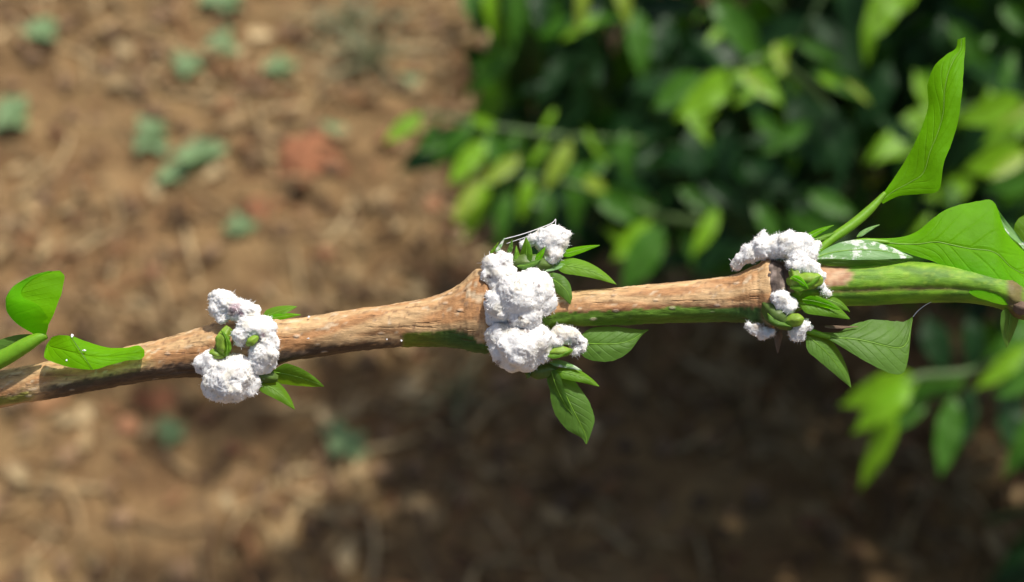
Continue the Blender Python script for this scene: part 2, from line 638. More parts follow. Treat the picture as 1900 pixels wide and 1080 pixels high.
WEED = [simple_leaf_mesh('weed_leaf', M['weed'], 0.36, 0.25, 0.2, 0.03, 7, 4, 1, 'round', 0.15),
        simple_leaf_mesh('weed_leaf', M['weed'], 0.30, 0.05, 0.25, 0.03, 7, 4, 3, 'round', 0.2)]
WEEDG = [simple_leaf_mesh('weed_leaf', M['weed_grey'], 0.030, 0.5, 0.3, 0.0, 6, 2, 1, 'blade', 0),
         simple_leaf_mesh('weed_leaf', M['weed_grey'], 0.05, 0.25, 0.3, 0.02, 6, 2, 2, 'blade', 0)]


def weed(px, py, spx, nleaf, label, grey=False, seed=0, group=None):
    rnd = random.Random(seed * 13 + 5)
    c = on_ground(px, py)
    d = (c - CAM).dot(D)
    L = spx * K * d * 0.62
    t = thing('weed_seedling', label, 'weed', c, group)
    hgt = L * (0.45 if not grey else 0.1)
    v, f, uv = tube([c + Vector((0, 0, -0.01)), c + Vector((0.002, 0, hgt * 0.5)), c + Vector((0, 0, hgt))], [L * 0.05, L * 0.04, L * 0.03], 6)
    link('stem', mesh_from('stem', v, f, uv), M['weed_grey' if grey else 'weed'], t)
    a0 = rnd.uniform(0, 6.28)
    for k in range(nleaf):
        a = a0 + k * 2.4 + rnd.uniform(-.3, .3)
        el = rnd.uniform(0.05, 0.55) if not grey else rnd.uniform(0.15, 1.3)
        ax = Vector((math.cos(a) * math.cos(el), math.sin(a) * math.cos(el), math.sin(el)))
        me = rnd.choice(WEEDG if grey else WEED)
        o = bpy.data.objects.new('leaf', me)
        COL.objects.link(o)
        o.parent = t
        LL = L * (rnd.uniform(0.65, 1.05) if not grey else rnd.uniform(0.4, 1.4))
        o.matrix_local = frame_mat(Vector((0, 0, hgt * rnd.uniform(0.6, 1.0))), ax, Vector((0, 0, 1)), LL)
    return t


for i, (px, py, sp, n, lab, grey) in enumerate([
        (75, 72, 70, 6, 'small green seedling standing alone, second farthest from the coffee bush', False),
        (352, 132, 66, 5, 'slender green seedling between two others in a row on the soil', False),
        (420, 92, 66, 6, 'pale green seedling with drooping leaves in the row of three on the soil', False),
        (517, 136, 62, 6, 'bright green seedling closest to the bush in the row of three', False),
        (28, 228, 84, 7, 'broad pale green weed seedling farthest from the coffee bush', False),
        (286, 262, 80, 6, 'green seedling just above the biggest bluish green weed', False),
        (372, 300, 92, 8, 'biggest bluish green weed on the soil, with rounded leaves', False),
        (325, 332, 66, 6, 'low bluish green weed touching the biggest one', False),
        (450, 430, 58, 5, 'small pale weed seedling below the small red clod', False),
        (622, 246, 46, 4, 'tiny pale weed beside the large red clod', False),
        (766, 162, 44, 4, 'tiny yellowish weed near the arching bush leaves', False),
        (648, 838, 82, 7, 'dark bluish green weed on shaded soil below the middle of the twig', False),
        (618, 800, 46, 4, 'small dark seedling touching the weed below the twig', False),
        (322, 812, 64, 5, 'faint green seedling on the soil below the first white colony', False),
        (415, 12, 70, 6, 'green weed seedling behind the row of three seedlings on bare soil', False),
        (692, 120, 190, 30, 'grey green grassy tuft beside the dark coffee bush', True),
        (650, 45, 170, 26, 'thin grey grassy tuft behind the larger grassy tuft', True),
        (850, 740, 150, 24, 'olive grassy tuft on the soil below the central white colony', True)]):
    weed(px, py, sp, n, lab, grey, i + 1, 'weeds on the bare soil')


# ------------------------------------------------------------------ coffee bushes behind
LV = {}
for key in ('far_dark', 'far_mid', 'far_bright', 'far_yellow'):
    LV[key] = [simple_leaf_mesh('bush_leaf', M[key], 0.175, 0.22, 0.25, 0.018, 11, 4, 0.0),
               simple_leaf_mesh('bush_leaf', M[key], 0.155, 0.45, 0.35, 0.022, 11, 4, 2.0),
               simple_leaf_mesh('bush_leaf', M[key], 0.19, 0.10, 0.2, 0.026, 11, 4, 4.0)]


def allowed(px, py):
    """where the photograph shows the bush rather than open ground"""
    if px < 0 or px > 1900 or py < 0 or py > 1080:
        return True
    edge = [(0, 815), (60, 850), (150, 885), (215, 930), (235, 790), (300, 800), (360, 850), (430, 885), (520, 1010)]
    if py <= 520:
        for (y0, x0), (y1, x1) in zip(edge, edge[1:]):
            if y0 <= py <= y1:
                return px > x0 + (x1 - x0) * (py - y0) / (y1 - y0)
        return False
    if py < 640:
        return px > 1560 + (py - 520) * 2.2
    return px > 1830


HOLLOW = [(1100, 175, 95, 65), (1300, 60, 55, 55), (1620, 330, 80, 60), (1160, 60, 40, 60)]


def bush(root_label, trunk, height, spread, nbr, seed, features, cap, hmin=0.12, lfs=(0.06, 0.10), fill=0, twigs=()):
    rnd = random.Random(seed)
    root = thing('coffee_bush', root_label, 'bush', trunk)
    loc = Vector(trunk)
    path = [loc + Vector((0.012 * math.sin(k * 1.3), 0.012 * math.cos(k * 1.7), height * k / 8 - 0.03)) for k in range(9)]
    v, f, uv = tube(path, [0.016 - 0.0012 * k for k in range(9)], 10)
    link('trunk', mesh_from('trunk', v, f, uv), M['far_bark'], root)
    lit = [PB((q[0] + q[2]) / 2, (q[1] + q[3]) / 2, q[4]) for q in features if q[5] in ('far_bright', 'far_yellow')]
    leaves = []        # (matrix, key, variant, depth, inframe)

    def add(base, ax, up, L, key, force=False, ws=1.0):
        tip = base + ax.normalized() * L
        a, b = proj(base), proj(tip)
        if a is None or b is None:
            return
        c = ((a[0] + b[0]) / 2, (a[1] + b[1]) / 2)
        if not force:
            if not (allowed(*c) and allowed(b[0], b[1]) and allowed(a[0], a[1])):
                return
            if min(a[2], b[2]) < 0.55:
                return
            # deep hollows between the branches
            if min(a[2], b[2]) < 1.25 and any(((c[0] - hx) / hr) ** 2 + ((c[1] - hy) / hs) ** 2 < 1 for hx, hy, hr, hs in HOLLOW):
                return
            if base.z > 1.3:
                return
            if min(base.z, tip.z) < 0.03:
                return
            # keep the canopy open where the photograph shows sunlit soil and sunlit young leaves
            g = proj(tip - SUN * (tip.z / SUN.z))
            if g and -100 < g[0] < 790 and -300 < g[1] < 620:
                return
            for fp in lit:
                for q in (tip, (tip + base) / 2, base):
                    r = q - fp
                    k = r.dot(SUN)
                    if k > 0 and (r - SUN * k).length < 0.065:
                        return
        inf = -60 < c[0] < 1960 and -60 < c[1] < 1140
        leaves.append((frame_mat(base, ax, up, L, ws), key, rnd.randrange(3), 0 if force else min(a[2], b[2]), inf))

    for i in range(nbr):
        h = hmin + (height - hmin) * (i + 0.5) / nbr
        az = i * 2.399963 + rnd.uniform(-.25, .25)
        Lb = spread * (0.55 + 0.45 * math.sin(math.pi * min(1, 0.25 + 0.75 * (1 - h / height)))) * rnd.uniform(0.8, 1.1)
        d = Vector((math.cos(az), math.sin(az), 0))
        n = 9
        pts = []
        for k in range(n):
            t = k / (n - 1)
            pts.append(loc + Vector((0, 0, h)) + d * (Lb * t) + Vector((0, 0, Lb * (0.35 * t - 0.5 * t * t))) +
                       Vector((rnd.uniform(-1, 1), rnd.uniform(-1, 1), 0)) * 0.008 * t)
        q = proj(pts[-1])
        ok = [p for p in pts if (lambda w: w is None or (allowed(w[0], w[1]) and w[2] > 0.55))(proj(p))]
        if len(ok) >= 3:
            ok = pts[:len(ok)]
            v, f, uv = tube(ok, [0.0045 - 0.003 * k / n for k in range(len(ok))], 6)
            link('branch', mesh_from('branch', v, f, uv), M['far_twig'], root)
        side = Vector((-d.y, d.x, 0))
        m = max(4, int(Lb / 0.04))
        for k in range(1, m + 1):
            t = k / m
            fi = t * (n - 1)
            i0 = min(n - 2, int(fi))
            base = pts[i0].lerp(pts[i0 + 1], fi - i0)
            for sg in (-1, 1):
                for rep in range(2 if rnd.random() < 0.5 else 1):
                    ax = d * rnd.uniform(0.2, 0.9) + side * sg * rnd.uniform(0.5, 1.1) + Vector((0, 0, rnd.uniform(-0.95, 0.1)))
                    up = Vector((rnd.uniform(-.5, .5), rnd.uniform(-.7, .3), 1))
                    r = rnd.random()
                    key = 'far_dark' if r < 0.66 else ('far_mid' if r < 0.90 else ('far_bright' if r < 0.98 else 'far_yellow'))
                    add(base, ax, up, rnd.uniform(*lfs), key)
    for _ in range(fill):
        px, py = rnd.uniform(800, 1960), rnd.uniform(-80, 530)
        base = PB(px, py, rnd.uniform(1.03, 1.38))
        if base.z < 0.1:
            continue
        ax = Vector((rnd.uniform(-1, 0.7), rnd.uniform(-0.9, 0.3), rnd.uniform(-1.2, 0.1)))
        add(base, ax, Vector((rnd.uniform(-.6, .6), rnd.uniform(-1.0, .3), 1)), rnd.uniform(*lfs), 'far_dark' if rnd.random() < 0.8 else 'far_mid')
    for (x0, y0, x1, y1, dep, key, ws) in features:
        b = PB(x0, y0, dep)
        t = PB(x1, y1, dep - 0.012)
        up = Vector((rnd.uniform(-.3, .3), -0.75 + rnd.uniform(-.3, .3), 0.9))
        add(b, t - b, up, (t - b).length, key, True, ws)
    for tw in twigs:
        ps = crom([tuple(float(q) for q in p) for p in tw], 5)
        n = len(ps)
        v, f, uv = tube([PB(*p) for p in ps], [0.0034 - 0.0019 * k / n for k in range(n)], 6)
        link('branch', mesh_from('branch', v, f, uv), M['far_twig'], root)
    vis = sorted([l for l in leaves if l[4]], key=lambda l: l[3])
    rest = [l for l in leaves if not l[4]] + vis[cap:]
    for mt, key, var, _, _ in vis[:cap]:
        o = bpy.data.objects.new('leaf', LV[key][var])
        COL.objects.link(o)
        o.parent = root
        o.matrix_local = Matrix.Translation(-loc) @ mt
    byk = {}
    for mt, key, var, _, _ in rest:
        byk.setdefault(key, []).append((mt, var))
    for key, lst in byk.items():
        vs, fs, ts = [], [], []
        for mt, var in lst:
            src = LV[key][var]
            o0 = len(vs)
            vs += [mt @ v.co for v in src.vertices]
            fs += [tuple(k + o0 for k in p.vertices) for p in src.polygons]
            luv = {}
            for lp in src.loops:
                luv[lp.vertex_index] = tuple(src.uv_layers[0].data[lp.index].uv)
            ts += [luv[k] for k in range(len(src.vertices))]
        link('foliage', mesh_from('foliage', vs, fs, ts), M[key], root, 'stuff')
    return root


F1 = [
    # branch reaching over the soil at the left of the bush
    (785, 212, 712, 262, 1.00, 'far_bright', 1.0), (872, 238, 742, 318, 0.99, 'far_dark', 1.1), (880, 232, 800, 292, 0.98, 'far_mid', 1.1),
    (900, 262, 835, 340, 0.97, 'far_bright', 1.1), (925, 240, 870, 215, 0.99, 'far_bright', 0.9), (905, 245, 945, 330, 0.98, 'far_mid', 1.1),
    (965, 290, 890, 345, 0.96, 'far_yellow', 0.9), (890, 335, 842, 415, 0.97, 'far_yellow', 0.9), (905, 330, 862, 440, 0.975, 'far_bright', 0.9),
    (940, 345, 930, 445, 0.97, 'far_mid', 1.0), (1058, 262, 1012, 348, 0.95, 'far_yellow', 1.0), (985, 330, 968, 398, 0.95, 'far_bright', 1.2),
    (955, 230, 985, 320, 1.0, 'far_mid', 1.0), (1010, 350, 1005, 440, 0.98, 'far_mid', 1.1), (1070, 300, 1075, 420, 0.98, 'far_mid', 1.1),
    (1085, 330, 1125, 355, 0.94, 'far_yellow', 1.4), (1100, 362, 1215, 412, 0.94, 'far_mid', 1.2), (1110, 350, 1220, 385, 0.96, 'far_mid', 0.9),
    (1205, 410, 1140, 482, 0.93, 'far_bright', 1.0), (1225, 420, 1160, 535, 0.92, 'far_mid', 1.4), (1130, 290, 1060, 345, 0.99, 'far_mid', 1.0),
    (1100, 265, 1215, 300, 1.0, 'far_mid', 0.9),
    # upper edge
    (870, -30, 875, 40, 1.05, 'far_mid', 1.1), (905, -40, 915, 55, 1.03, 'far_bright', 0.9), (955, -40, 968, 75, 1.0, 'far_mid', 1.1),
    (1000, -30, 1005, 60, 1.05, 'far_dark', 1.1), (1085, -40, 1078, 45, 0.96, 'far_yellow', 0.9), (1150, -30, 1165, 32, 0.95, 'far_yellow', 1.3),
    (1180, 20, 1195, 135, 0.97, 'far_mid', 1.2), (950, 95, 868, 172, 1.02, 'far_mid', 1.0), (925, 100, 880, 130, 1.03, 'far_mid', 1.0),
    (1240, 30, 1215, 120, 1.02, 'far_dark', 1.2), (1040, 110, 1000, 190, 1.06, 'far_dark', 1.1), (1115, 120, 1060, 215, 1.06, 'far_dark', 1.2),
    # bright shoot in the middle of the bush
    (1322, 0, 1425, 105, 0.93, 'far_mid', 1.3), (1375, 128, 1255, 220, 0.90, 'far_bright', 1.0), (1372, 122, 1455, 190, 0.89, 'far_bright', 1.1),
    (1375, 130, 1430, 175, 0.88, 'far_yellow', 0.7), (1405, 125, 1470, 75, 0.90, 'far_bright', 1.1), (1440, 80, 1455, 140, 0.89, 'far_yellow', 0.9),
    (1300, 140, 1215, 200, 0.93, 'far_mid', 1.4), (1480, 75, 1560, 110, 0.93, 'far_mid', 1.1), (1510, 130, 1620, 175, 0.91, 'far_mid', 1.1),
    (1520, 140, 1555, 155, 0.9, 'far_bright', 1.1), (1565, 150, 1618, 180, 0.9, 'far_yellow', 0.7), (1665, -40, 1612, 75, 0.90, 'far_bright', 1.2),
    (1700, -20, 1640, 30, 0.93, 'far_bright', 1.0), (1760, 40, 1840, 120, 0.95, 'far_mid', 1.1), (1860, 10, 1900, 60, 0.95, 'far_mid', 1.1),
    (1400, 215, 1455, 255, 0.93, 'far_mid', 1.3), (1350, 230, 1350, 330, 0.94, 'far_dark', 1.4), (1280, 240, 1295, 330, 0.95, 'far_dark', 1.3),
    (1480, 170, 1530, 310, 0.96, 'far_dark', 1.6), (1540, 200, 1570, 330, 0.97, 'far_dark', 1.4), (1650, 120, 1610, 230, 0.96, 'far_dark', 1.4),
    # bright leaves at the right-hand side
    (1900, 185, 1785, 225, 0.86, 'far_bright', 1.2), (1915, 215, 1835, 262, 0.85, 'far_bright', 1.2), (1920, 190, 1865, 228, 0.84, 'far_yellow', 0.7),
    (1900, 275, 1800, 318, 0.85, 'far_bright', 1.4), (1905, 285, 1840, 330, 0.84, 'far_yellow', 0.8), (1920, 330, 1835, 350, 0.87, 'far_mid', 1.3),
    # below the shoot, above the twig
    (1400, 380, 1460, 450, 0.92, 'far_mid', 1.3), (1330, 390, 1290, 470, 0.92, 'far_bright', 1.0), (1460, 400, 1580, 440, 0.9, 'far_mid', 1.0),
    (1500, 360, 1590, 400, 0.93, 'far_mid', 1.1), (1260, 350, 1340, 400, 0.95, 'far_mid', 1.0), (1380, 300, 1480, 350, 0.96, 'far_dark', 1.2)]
rx = random.Random(77)
F1X = [(850, 250, 775, 282, 0.99, 'far_mid', 0.9), (815, 225, 770, 300, 1.0, 'far_mid', 0.9), (960, 250, 915, 300, 0.98, 'far_mid', 1.0), (1015, 262, 985, 300, 0.97, 'far_bright', 0.9)]
for _ in range(34):
    x, y = rx.uniform(980, 1880), rx.uniform(-10, 440)
    a, L = rx.uniform(0.4, 2.9), rx.uniform(40, 105)
    F1X.append((x, y, x + L * math.cos(a), y + L * math.sin(a), rx.uniform(0.93, 1.04), rx.choice(['far_bright', 'far_mid', 'far_mid', 'far_bright', 'far_dark']), rx.uniform(0.7, 1.2)))
bush('large dark green coffee bush with bright young leaves behind the twig', (0.48, 1.22, 0.0), 1.3, 0.62, 60, 3, F1 + F1X, 290, fill=640, twigs=[
    [(1420, 330, 1.2), (1220, 268, 1.08), (1060, 255, 1.0), (930, 238, 0.99), (850, 222, 0.99), (780, 208, 1.0)],
    [(1420, 420, 1.2), (1240, 405, 0.98), (1150, 370, 0.95), (1010, 330, 0.96), (900, 325, 0.97)],
    [(1620, 330, 1.2), (1500, 160, 0.97), (1420, 110, 0.9), (1375, 125, 0.89), (1310, 140, 0.92)],
    [(1480, 60, 1.2), (1380, -30, 1.0), (1180, -30, 0.97), (1040, -45, 1.0), (900, -40, 1.03)],
    [(1700, 260, 1.2), (1820, 200, 0.95), (1910, 190, 0.85), (1960, 190, 0.85)]])
F2 = [(1700, 700, 1585, 745, 0.80, 'far_bright', 1.5), (1690, 715, 1600, 790, 0.79, 'far_bright', 1.3), (1660, 760, 1608, 900, 0.80, 'far_bright', 0.9),
      (1790, 700, 1700, 730, 0.82, 'far_mid', 1.3), (1720, 720, 1655, 800, 0.82, 'far_mid', 1.3), (1770, 735, 1748, 885, 0.78, 'far_mid', 0.9), (1800, 720, 1790, 840, 0.83, 'far_dark', 1.0),
      (1905, 640, 1822, 722, 0.78, 'far_bright', 0.9), (1920, 690, 1850, 735, 0.79, 'far_mid', 1.2), (1900, 600, 1845, 660, 0.8, 'far_mid', 1.0),
      (1880, 720, 1870, 830, 0.82, 'far_dark', 1.3), (1930, 760, 1885, 880, 0.8, 'far_mid', 1.2), (1720, 590, 1760, 690, 0.86, 'far_dark', 1.5),
      (1800, 590, 1820, 690, 0.88, 'far_dark', 1.4)]
bush('low coffee bush with drooping leaves below the green end of the twig', (0.66, 0.62, 0.0), 0.72, 0.40, 26, 11, F2, 120,
     twigs=[[(2250, 700, 1.0), (1950, 650, 0.8), (1800, 690, 0.81), (1700, 700, 0.8), (1660, 740, 0.8)]])


# ------------------------------------------------------------------ the twig
def smooth(a, b, x):
    t = max(0.0, min(1.0, (x - a) / (b - a)))
    return t * t * (3 - 2 * t)


def lerp3(a, b, t):
    return tuple(p + (q - p) * t for p, q in zip(a, b))


# photo x, upper edge, lower edge, half depth towards the lens
STEM = [(-900, 815, 885, 35), (-400, 757, 829, 36), (-150, 716, 788, 36), (0, 688, 758, 35), (72, 674, 744, 35), (170, 655, 726, 35), (270, 636, 708, 36), (360, 612, 700, 40),
        (410, 598, 706, 46), (470, 592, 702, 48), (520, 594, 676, 40), (600, 584, 660, 37), (700, 568, 647, 37), (770, 558, 643, 38),
        (820, 544, 644, 42), (862, 522, 648, 50), (890, 508, 655, 56), (930, 510, 648, 54), (990, 522, 630, 46), (1040, 540, 607, 35), (1100, 537, 605, 33),
        (1200, 529, 601, 34), (1300, 519, 598, 36), (1360, 510, 598, 38), (1395, 494, 603, 46), (1425, 481, 615, 52), (1437, 486, 610, 50)]


def stem_sections(st, n):
    return crom([tuple(float(q) for q in s_) for s_ in st], n)


def bark_col(x, sv, cw, p):
    """sv = +1 at the upper edge, -1 at the lower; bark, exposed green rind and a strip of soot and painted shade along the twig"""
    n1 = noise.noise(Vector((x * 0.010, sv * 2.2, cw * 2.2)))
    n2 = noise.noise(Vector((x * 0.035, sv * 5 + 7, cw * 5)))
    n3 = noise.noise(Vector((x * 0.11, sv * 9 + 3, cw * 9)))
    tan = (0.58, 0.375, 0.185)
    red = (0.44, 0.225, 0.095)
    pale = (0.62, 0.47, 0.30)
    c = lerp3(tan, red, smooth(-0.25, 0.35, n1 * 0.9 + 0.3 * n2 - abs(sv - 0.1) * 0.55 + 0.22))
    c = lerp3(c, pale, smooth(0.25, 0.6, n2 * 0.7 + n3 * 0.5 + sv * 0.12))
    c = lerp3(c, (0.22, 0.12, 0.065), 0.7 * smooth(0.28, 0.5, n3 * 0.8 - n2 * 0.35))
    e = 0.16 * n2 + 0.13 * n3
    # dark strip under the older wood: part soot, part shade painted into the colour
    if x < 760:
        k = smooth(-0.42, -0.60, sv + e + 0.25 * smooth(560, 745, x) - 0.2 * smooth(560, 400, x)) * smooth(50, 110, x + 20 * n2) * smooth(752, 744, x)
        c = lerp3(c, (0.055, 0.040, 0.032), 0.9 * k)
    if x < 90:
        k = smooth(-0.30, -0.42, sv + e) * smooth(-0.95, -0.8, sv) * smooth(70, 45, x + 10 * n2)
        c = lerp3(c, (0.26, 0.25, 0.05), k)
    if 738 < x < 960:
        lim = -0.42 - 0.26 * smooth(840, 900, x)
        k = smooth(lim + 0.04, lim - 0.04, sv + e * 0.5) * smooth(742, 752, x)
        g = lerp3((0.17, 0.21, 0.02), (0.055, 0.13, 0.03), smooth(750, 860, x))
        c = lerp3(c, g, k)
    if x > 1000:
        lim = -0.22 - 0.20 * smooth(1250, 1400, x)
        k = smooth(lim + 0.05, lim - 0.05, sv + e * 0.6)
        g = lerp3((0.11, 0.22, 0.02), (0.045, 0.11, 0.025), smooth(1230, 1420, x + 30 * n2))
        c = lerp3(c, g, k * (1 - smooth(1405, 1430, x)))
        rim = smooth(0.09, 0.02, abs(sv + e * 0.6 - lim - 0.05))
        c = lerp3(c, (0.20, 0.07, 0.035), 0.7 * rim)
    return tuple(max(0.01, q) for q in c)


def build_stem(name, st, colf, parent, rough=1.2, flare=None, seg=56, n=26, mat='bark'):
    secs = stem_sections(st, n)
    verts, faces, cols, uvs = [], [], [], []
    m = len(secs)
    for i, (x, top, bot, hw) in enumerate(secs):
        cy = (top + bot) / 2
        hv = (bot - top) / 2
        for k in range(seg):
            th = 2 * math.pi * k / seg
            sv, cw = math.sin(th), math.cos(th)
            nz = rough * (noise.noise(Vector((x * 0.012, sv * 2, cw * 2))) * 1.6 + noise.noise(Vector((x * 0.06, sv * 4, cw * 4 + 3))) * 0.8 +
                          noise.noise(Vector((x * 0.2, sv * 11, cw * 11 + 9))) * 0.55)
            ex = flare(x, sv, cw) if flare else 0.0
            p = P(x, cy - sv * (hv + nz + ex), cw * (hw + nz + ex))
            verts.append(p)
            uvs.append((x / 200.0, k / seg))
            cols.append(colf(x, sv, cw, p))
    for i in range(m - 1):
        for k in range(seg):
            k2 = (k + 1) % seg
            faces.append((i * seg + k, (i + 1) * seg + k, (i + 1) * seg + k2, i * seg + k2))
    faces.append(tuple(range(seg)))
    faces.append(tuple((m - 1) * seg + k for k in range(seg - 1, -1, -1)))
    return link(name, mesh_from(name, verts, faces, uvs, cols), M[mat], parent)


base = P(-905, 850, 0)
TRUNK = Vector((base.x - 0.01, base.y, 0.0))
TRUNK.z = ground_h(TRUNK.x, TRUNK.y)
twig = thing('coffee_twig', 'tan coffee twig with green tip and white colonies crossing above the bare soil', 'twig', TRUNK)

# upright parent stem, well outside the frame, rooted in the soil
tp = [TRUNK + Vector((0.004 * math.sin(k * 1.1), 0.004 * math.cos(k), -0.04 + (base.z - TRUNK.z + 0.10) * k / 10)) for k in range(11)]
v, f, uv = tube(tp, [0.011 - 0.0003 * k for k in range(11)], 14)
link('trunk', mesh_from('trunk', v, f, uv, [(0.33, 0.21, 0.12)] * len(v)), M['bark'], twig)


def node_flare(x, sv, cw):
    e = 0.0
    # short stub of a lost side shoot at the upper side of the second node
    e += 10 * smooth(0.35, 1, sv) * math.exp(-((x - 884) / 16.0) ** 2)
    # ring scars
    for c, a, s_ in ((900, 2.5, 5), (868, 1.5, 6), (1424, 2.5, 9), (1405, -1.5, 5), (396, 2, 6), (512, 1.5, 6), (1048, 1.5, 6)):
        e += a * math.exp(-((x - c) / s_) ** 2)
    return e


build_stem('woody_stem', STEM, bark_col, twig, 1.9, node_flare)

GREEN = [(1430, 492, 604, 46), (1455, 486, 590, 46), (1490, 488, 574, 42), (1530, 489, 570, 38), (1600, 487, 567, 37), (1700, 485, 563, 36), (1790, 492, 562, 36), (1850, 505, 572, 38),
         (1885, 520, 590, 42), (1930, 535, 598, 34), (2050, 560, 612, 25), (2180, 590, 628, 18), (2260, 606, 630, 11), (2300, 614, 630, 6)]


def green_col(x, sv, cw, p):
    n2 = noise.noise(Vector((x * 0.02, sv * 4 + 7, cw * 4)))
    n3 = noise.noise(Vector((x * 0.09, sv * 8 + 3, cw * 8)))
    c = lerp3((0.17, 0.34, 0.02), (0.10, 0.22, 0.02), smooth(-0.4, 0.4, n2))
    c = lerp3(c, (0.28, 0.42, 0.04), 0.5 * smooth(0.1, 0.6, n3 + 0.2 * sv))
    e = 0.08 * n2 + 0.05 * n3
    ridge = smooth(0.10, 0.02, abs(sv + 0.30 + e * 0.6)) * smooth(1500, 1545, x) * smooth(1850, 1720, x)
    c = lerp3(c, (0.20, 0.10, 0.06), 0.75 * ridge)
    heel = smooth(1592, 1574, x + 26 * abs(sv - 0.45) + 10 * n2) * smooth(-0.16, -0.06, sv + e)
    c = lerp3(c, lerp3((0.42, 0.23, 0.125), (0.52, 0.34, 0.2), smooth(-.3, .4, n3)), heel)
    d = smooth(1475, 1452, x + 8 * n2)
    c = lerp3(c, (0.13, 0.085, 0.06), d)
    b = smooth(1862, 1876, x) * smooth(1905, 1890, x)
    c = lerp3(c, (0.16, 0.09, 0.05), 0.8 * b)
    return c


def green_flare(x, sv, cw):
    return -3.5 * math.exp(-((sv + 0.30) / 0.12) ** 2) * smooth(1500, 1550, x) * (1 if cw > 0 else 0.4) + 2.0 * math.exp(-((x - 1880) / 9.0) ** 2)


build_stem('green_stem', GREEN, green_col, twig, 0.9, green_flare, mat='rind')


# dark corky collar round the third node
def collar():
    rnd = random.Random(4)
    verts, faces, cols = [], [], []
    n, seg = 12, 40
    for i in range(n):
        t = i / (n - 1)
        for k in range(seg):
            th = 2 * math.pi * k / seg
            sv, cw = math.sin(th), math.cos(th)
            x = 1428 + 34 * t - 14 * sv * (1 - t * 0.2)
            cy = 548 - 6 * t
            r = 58 + 7 * math.sin(math.pi * t) - 4 * t
            r += 3.5 * noise.noise(Vector((x * 0.09, sv * 4, cw * 4))) + 2.0 * noise.noise(Vector((x * 0.25, sv * 11, cw * 11)))
            verts.append(P(x, cy - sv * r * 1.03, cw * r * 0.9))
            g = noise.noise(Vector((x * 0.12, sv * 7, cw * 7 + 2)))
            cols.append(lerp3((0.085, 0.062, 0.050), (0.26, 0.20, 0.17), smooth(0.0, 0.5, g)))
    for i in range(n - 1):
        for k in range(seg):
            k2 = (k + 1) % seg
            faces.append((i * seg + k, (i + 1) * seg + k, (i + 1) * seg + k2, i * seg + k2))
    link('node_collar', mesh_from('node_collar', verts, faces, cols=cols), M['bark'], twig)


collar()


# ------------------------------------------------------------------ near leaves
def leaf_grid(rows, nu=5, nv=14, wave=1.2, seed=0.0):
    """rows of (Lx,Ly,Lw, Rx,Ry,Rw, bulge) in photo pixels -> mesh data and the row list"""
    rs = crom([tuple(float(q) for q in r) for r in rows], nu)
    verts, faces, uvs = [], [], []
    m = len(rs)
    for i, (lx, ly, lw, rx, ry, rw, bl) in enumerate(rs):
        u = i / (m - 1)
        for k in range(nv + 1):
            t = k / nv
            b = bl * 4 * t * (1 - t)
            e = abs(2 * t - 1)
            wv = wave * e * math.sin(u * 17 + seed + (2.1 if t > 0.5 else 0)) + 0.8 * wave * noise.noise(Vector((u * 6, t * 4, seed)))
            # slight gutter along the midrib
            gut = -1.6 * math.exp(-((t - 0.5) / 0.09) ** 2) * min(1, abs(rx - lx + ry - ly) / 30)
            wid = math.hypot(rx - lx, ry - ly)
            ph = u * 9.0 - 2.2 * e                      # side veins: shallow grooves with the blade puffed up between them
            fr = abs(ph - math.floor(ph) - 0.5)
            puff = min(1.6, wid * 0.02) * (min(1.0, fr * 4) - 0.5) * math.sin(math.pi * t)
            jag = 0.018 * wid * (2 * t - 1) * e * e * (noise.noise(Vector((u * 14, seed, t * 2))) + 0.6 * noise.noise(Vector((u * 37, seed, t * 2 + 5))))
            nx_, ny_ = ((rx - lx) / wid, (ry - ly) / wid) if wid > 0.1 else (0, 0)
            verts.append(P(lx + (rx - lx) * t + nx_ * jag, ly + (ry - ly) * t + ny_ * jag, lw + (rw - lw) * t + b + wv + gut + puff))
            uvs.append((u, t))
    for i in range(m - 1):
        for k in range(nv):
            a = i * (nv + 1) + k
            faces.append((a, a + 1, a + nv + 2, a + nv + 1))
    return verts, faces, uvs, rs


def near_leaf(rows, mat, parent, midrib=True, wave=1.2, seed=0.0, petiole=None, label=None, ribr=1.6, nu=6, nv=14):
    v, f, uv, rs = leaf_grid(rows, nu, nv, wave, seed)
    o = link('leaf', mesh_from('leaf', v, f, uv), M[mat], parent)
    if label:
        o['label'] = label
    if midrib:
        nvv = nv + 1
        path = [v[i * nvv + nv // 2] for i in range(0, len(rs))]
        path = [q - D * (S * 0.2) for q in path]
        n = len(path)
        vv, ff, uu = tube(path, [S * (ribr * (1 - 0.75 * i / (n - 1))) for i in range(n)], 6)
        link('midrib', mesh_from('midrib', vv, ff, uu), M['rib'], o)
    if petiole:
        pts = crom([tuple(float(q) for q in p) for p in petiole], 6)
        vv, ff, uu = tube([P(*p[:3]) for p in pts], [p[3] * S for p in pts], 10)
        link('petiole', mesh_from('petiole', vv, ff, uu), M['shoot'], o)
    return o


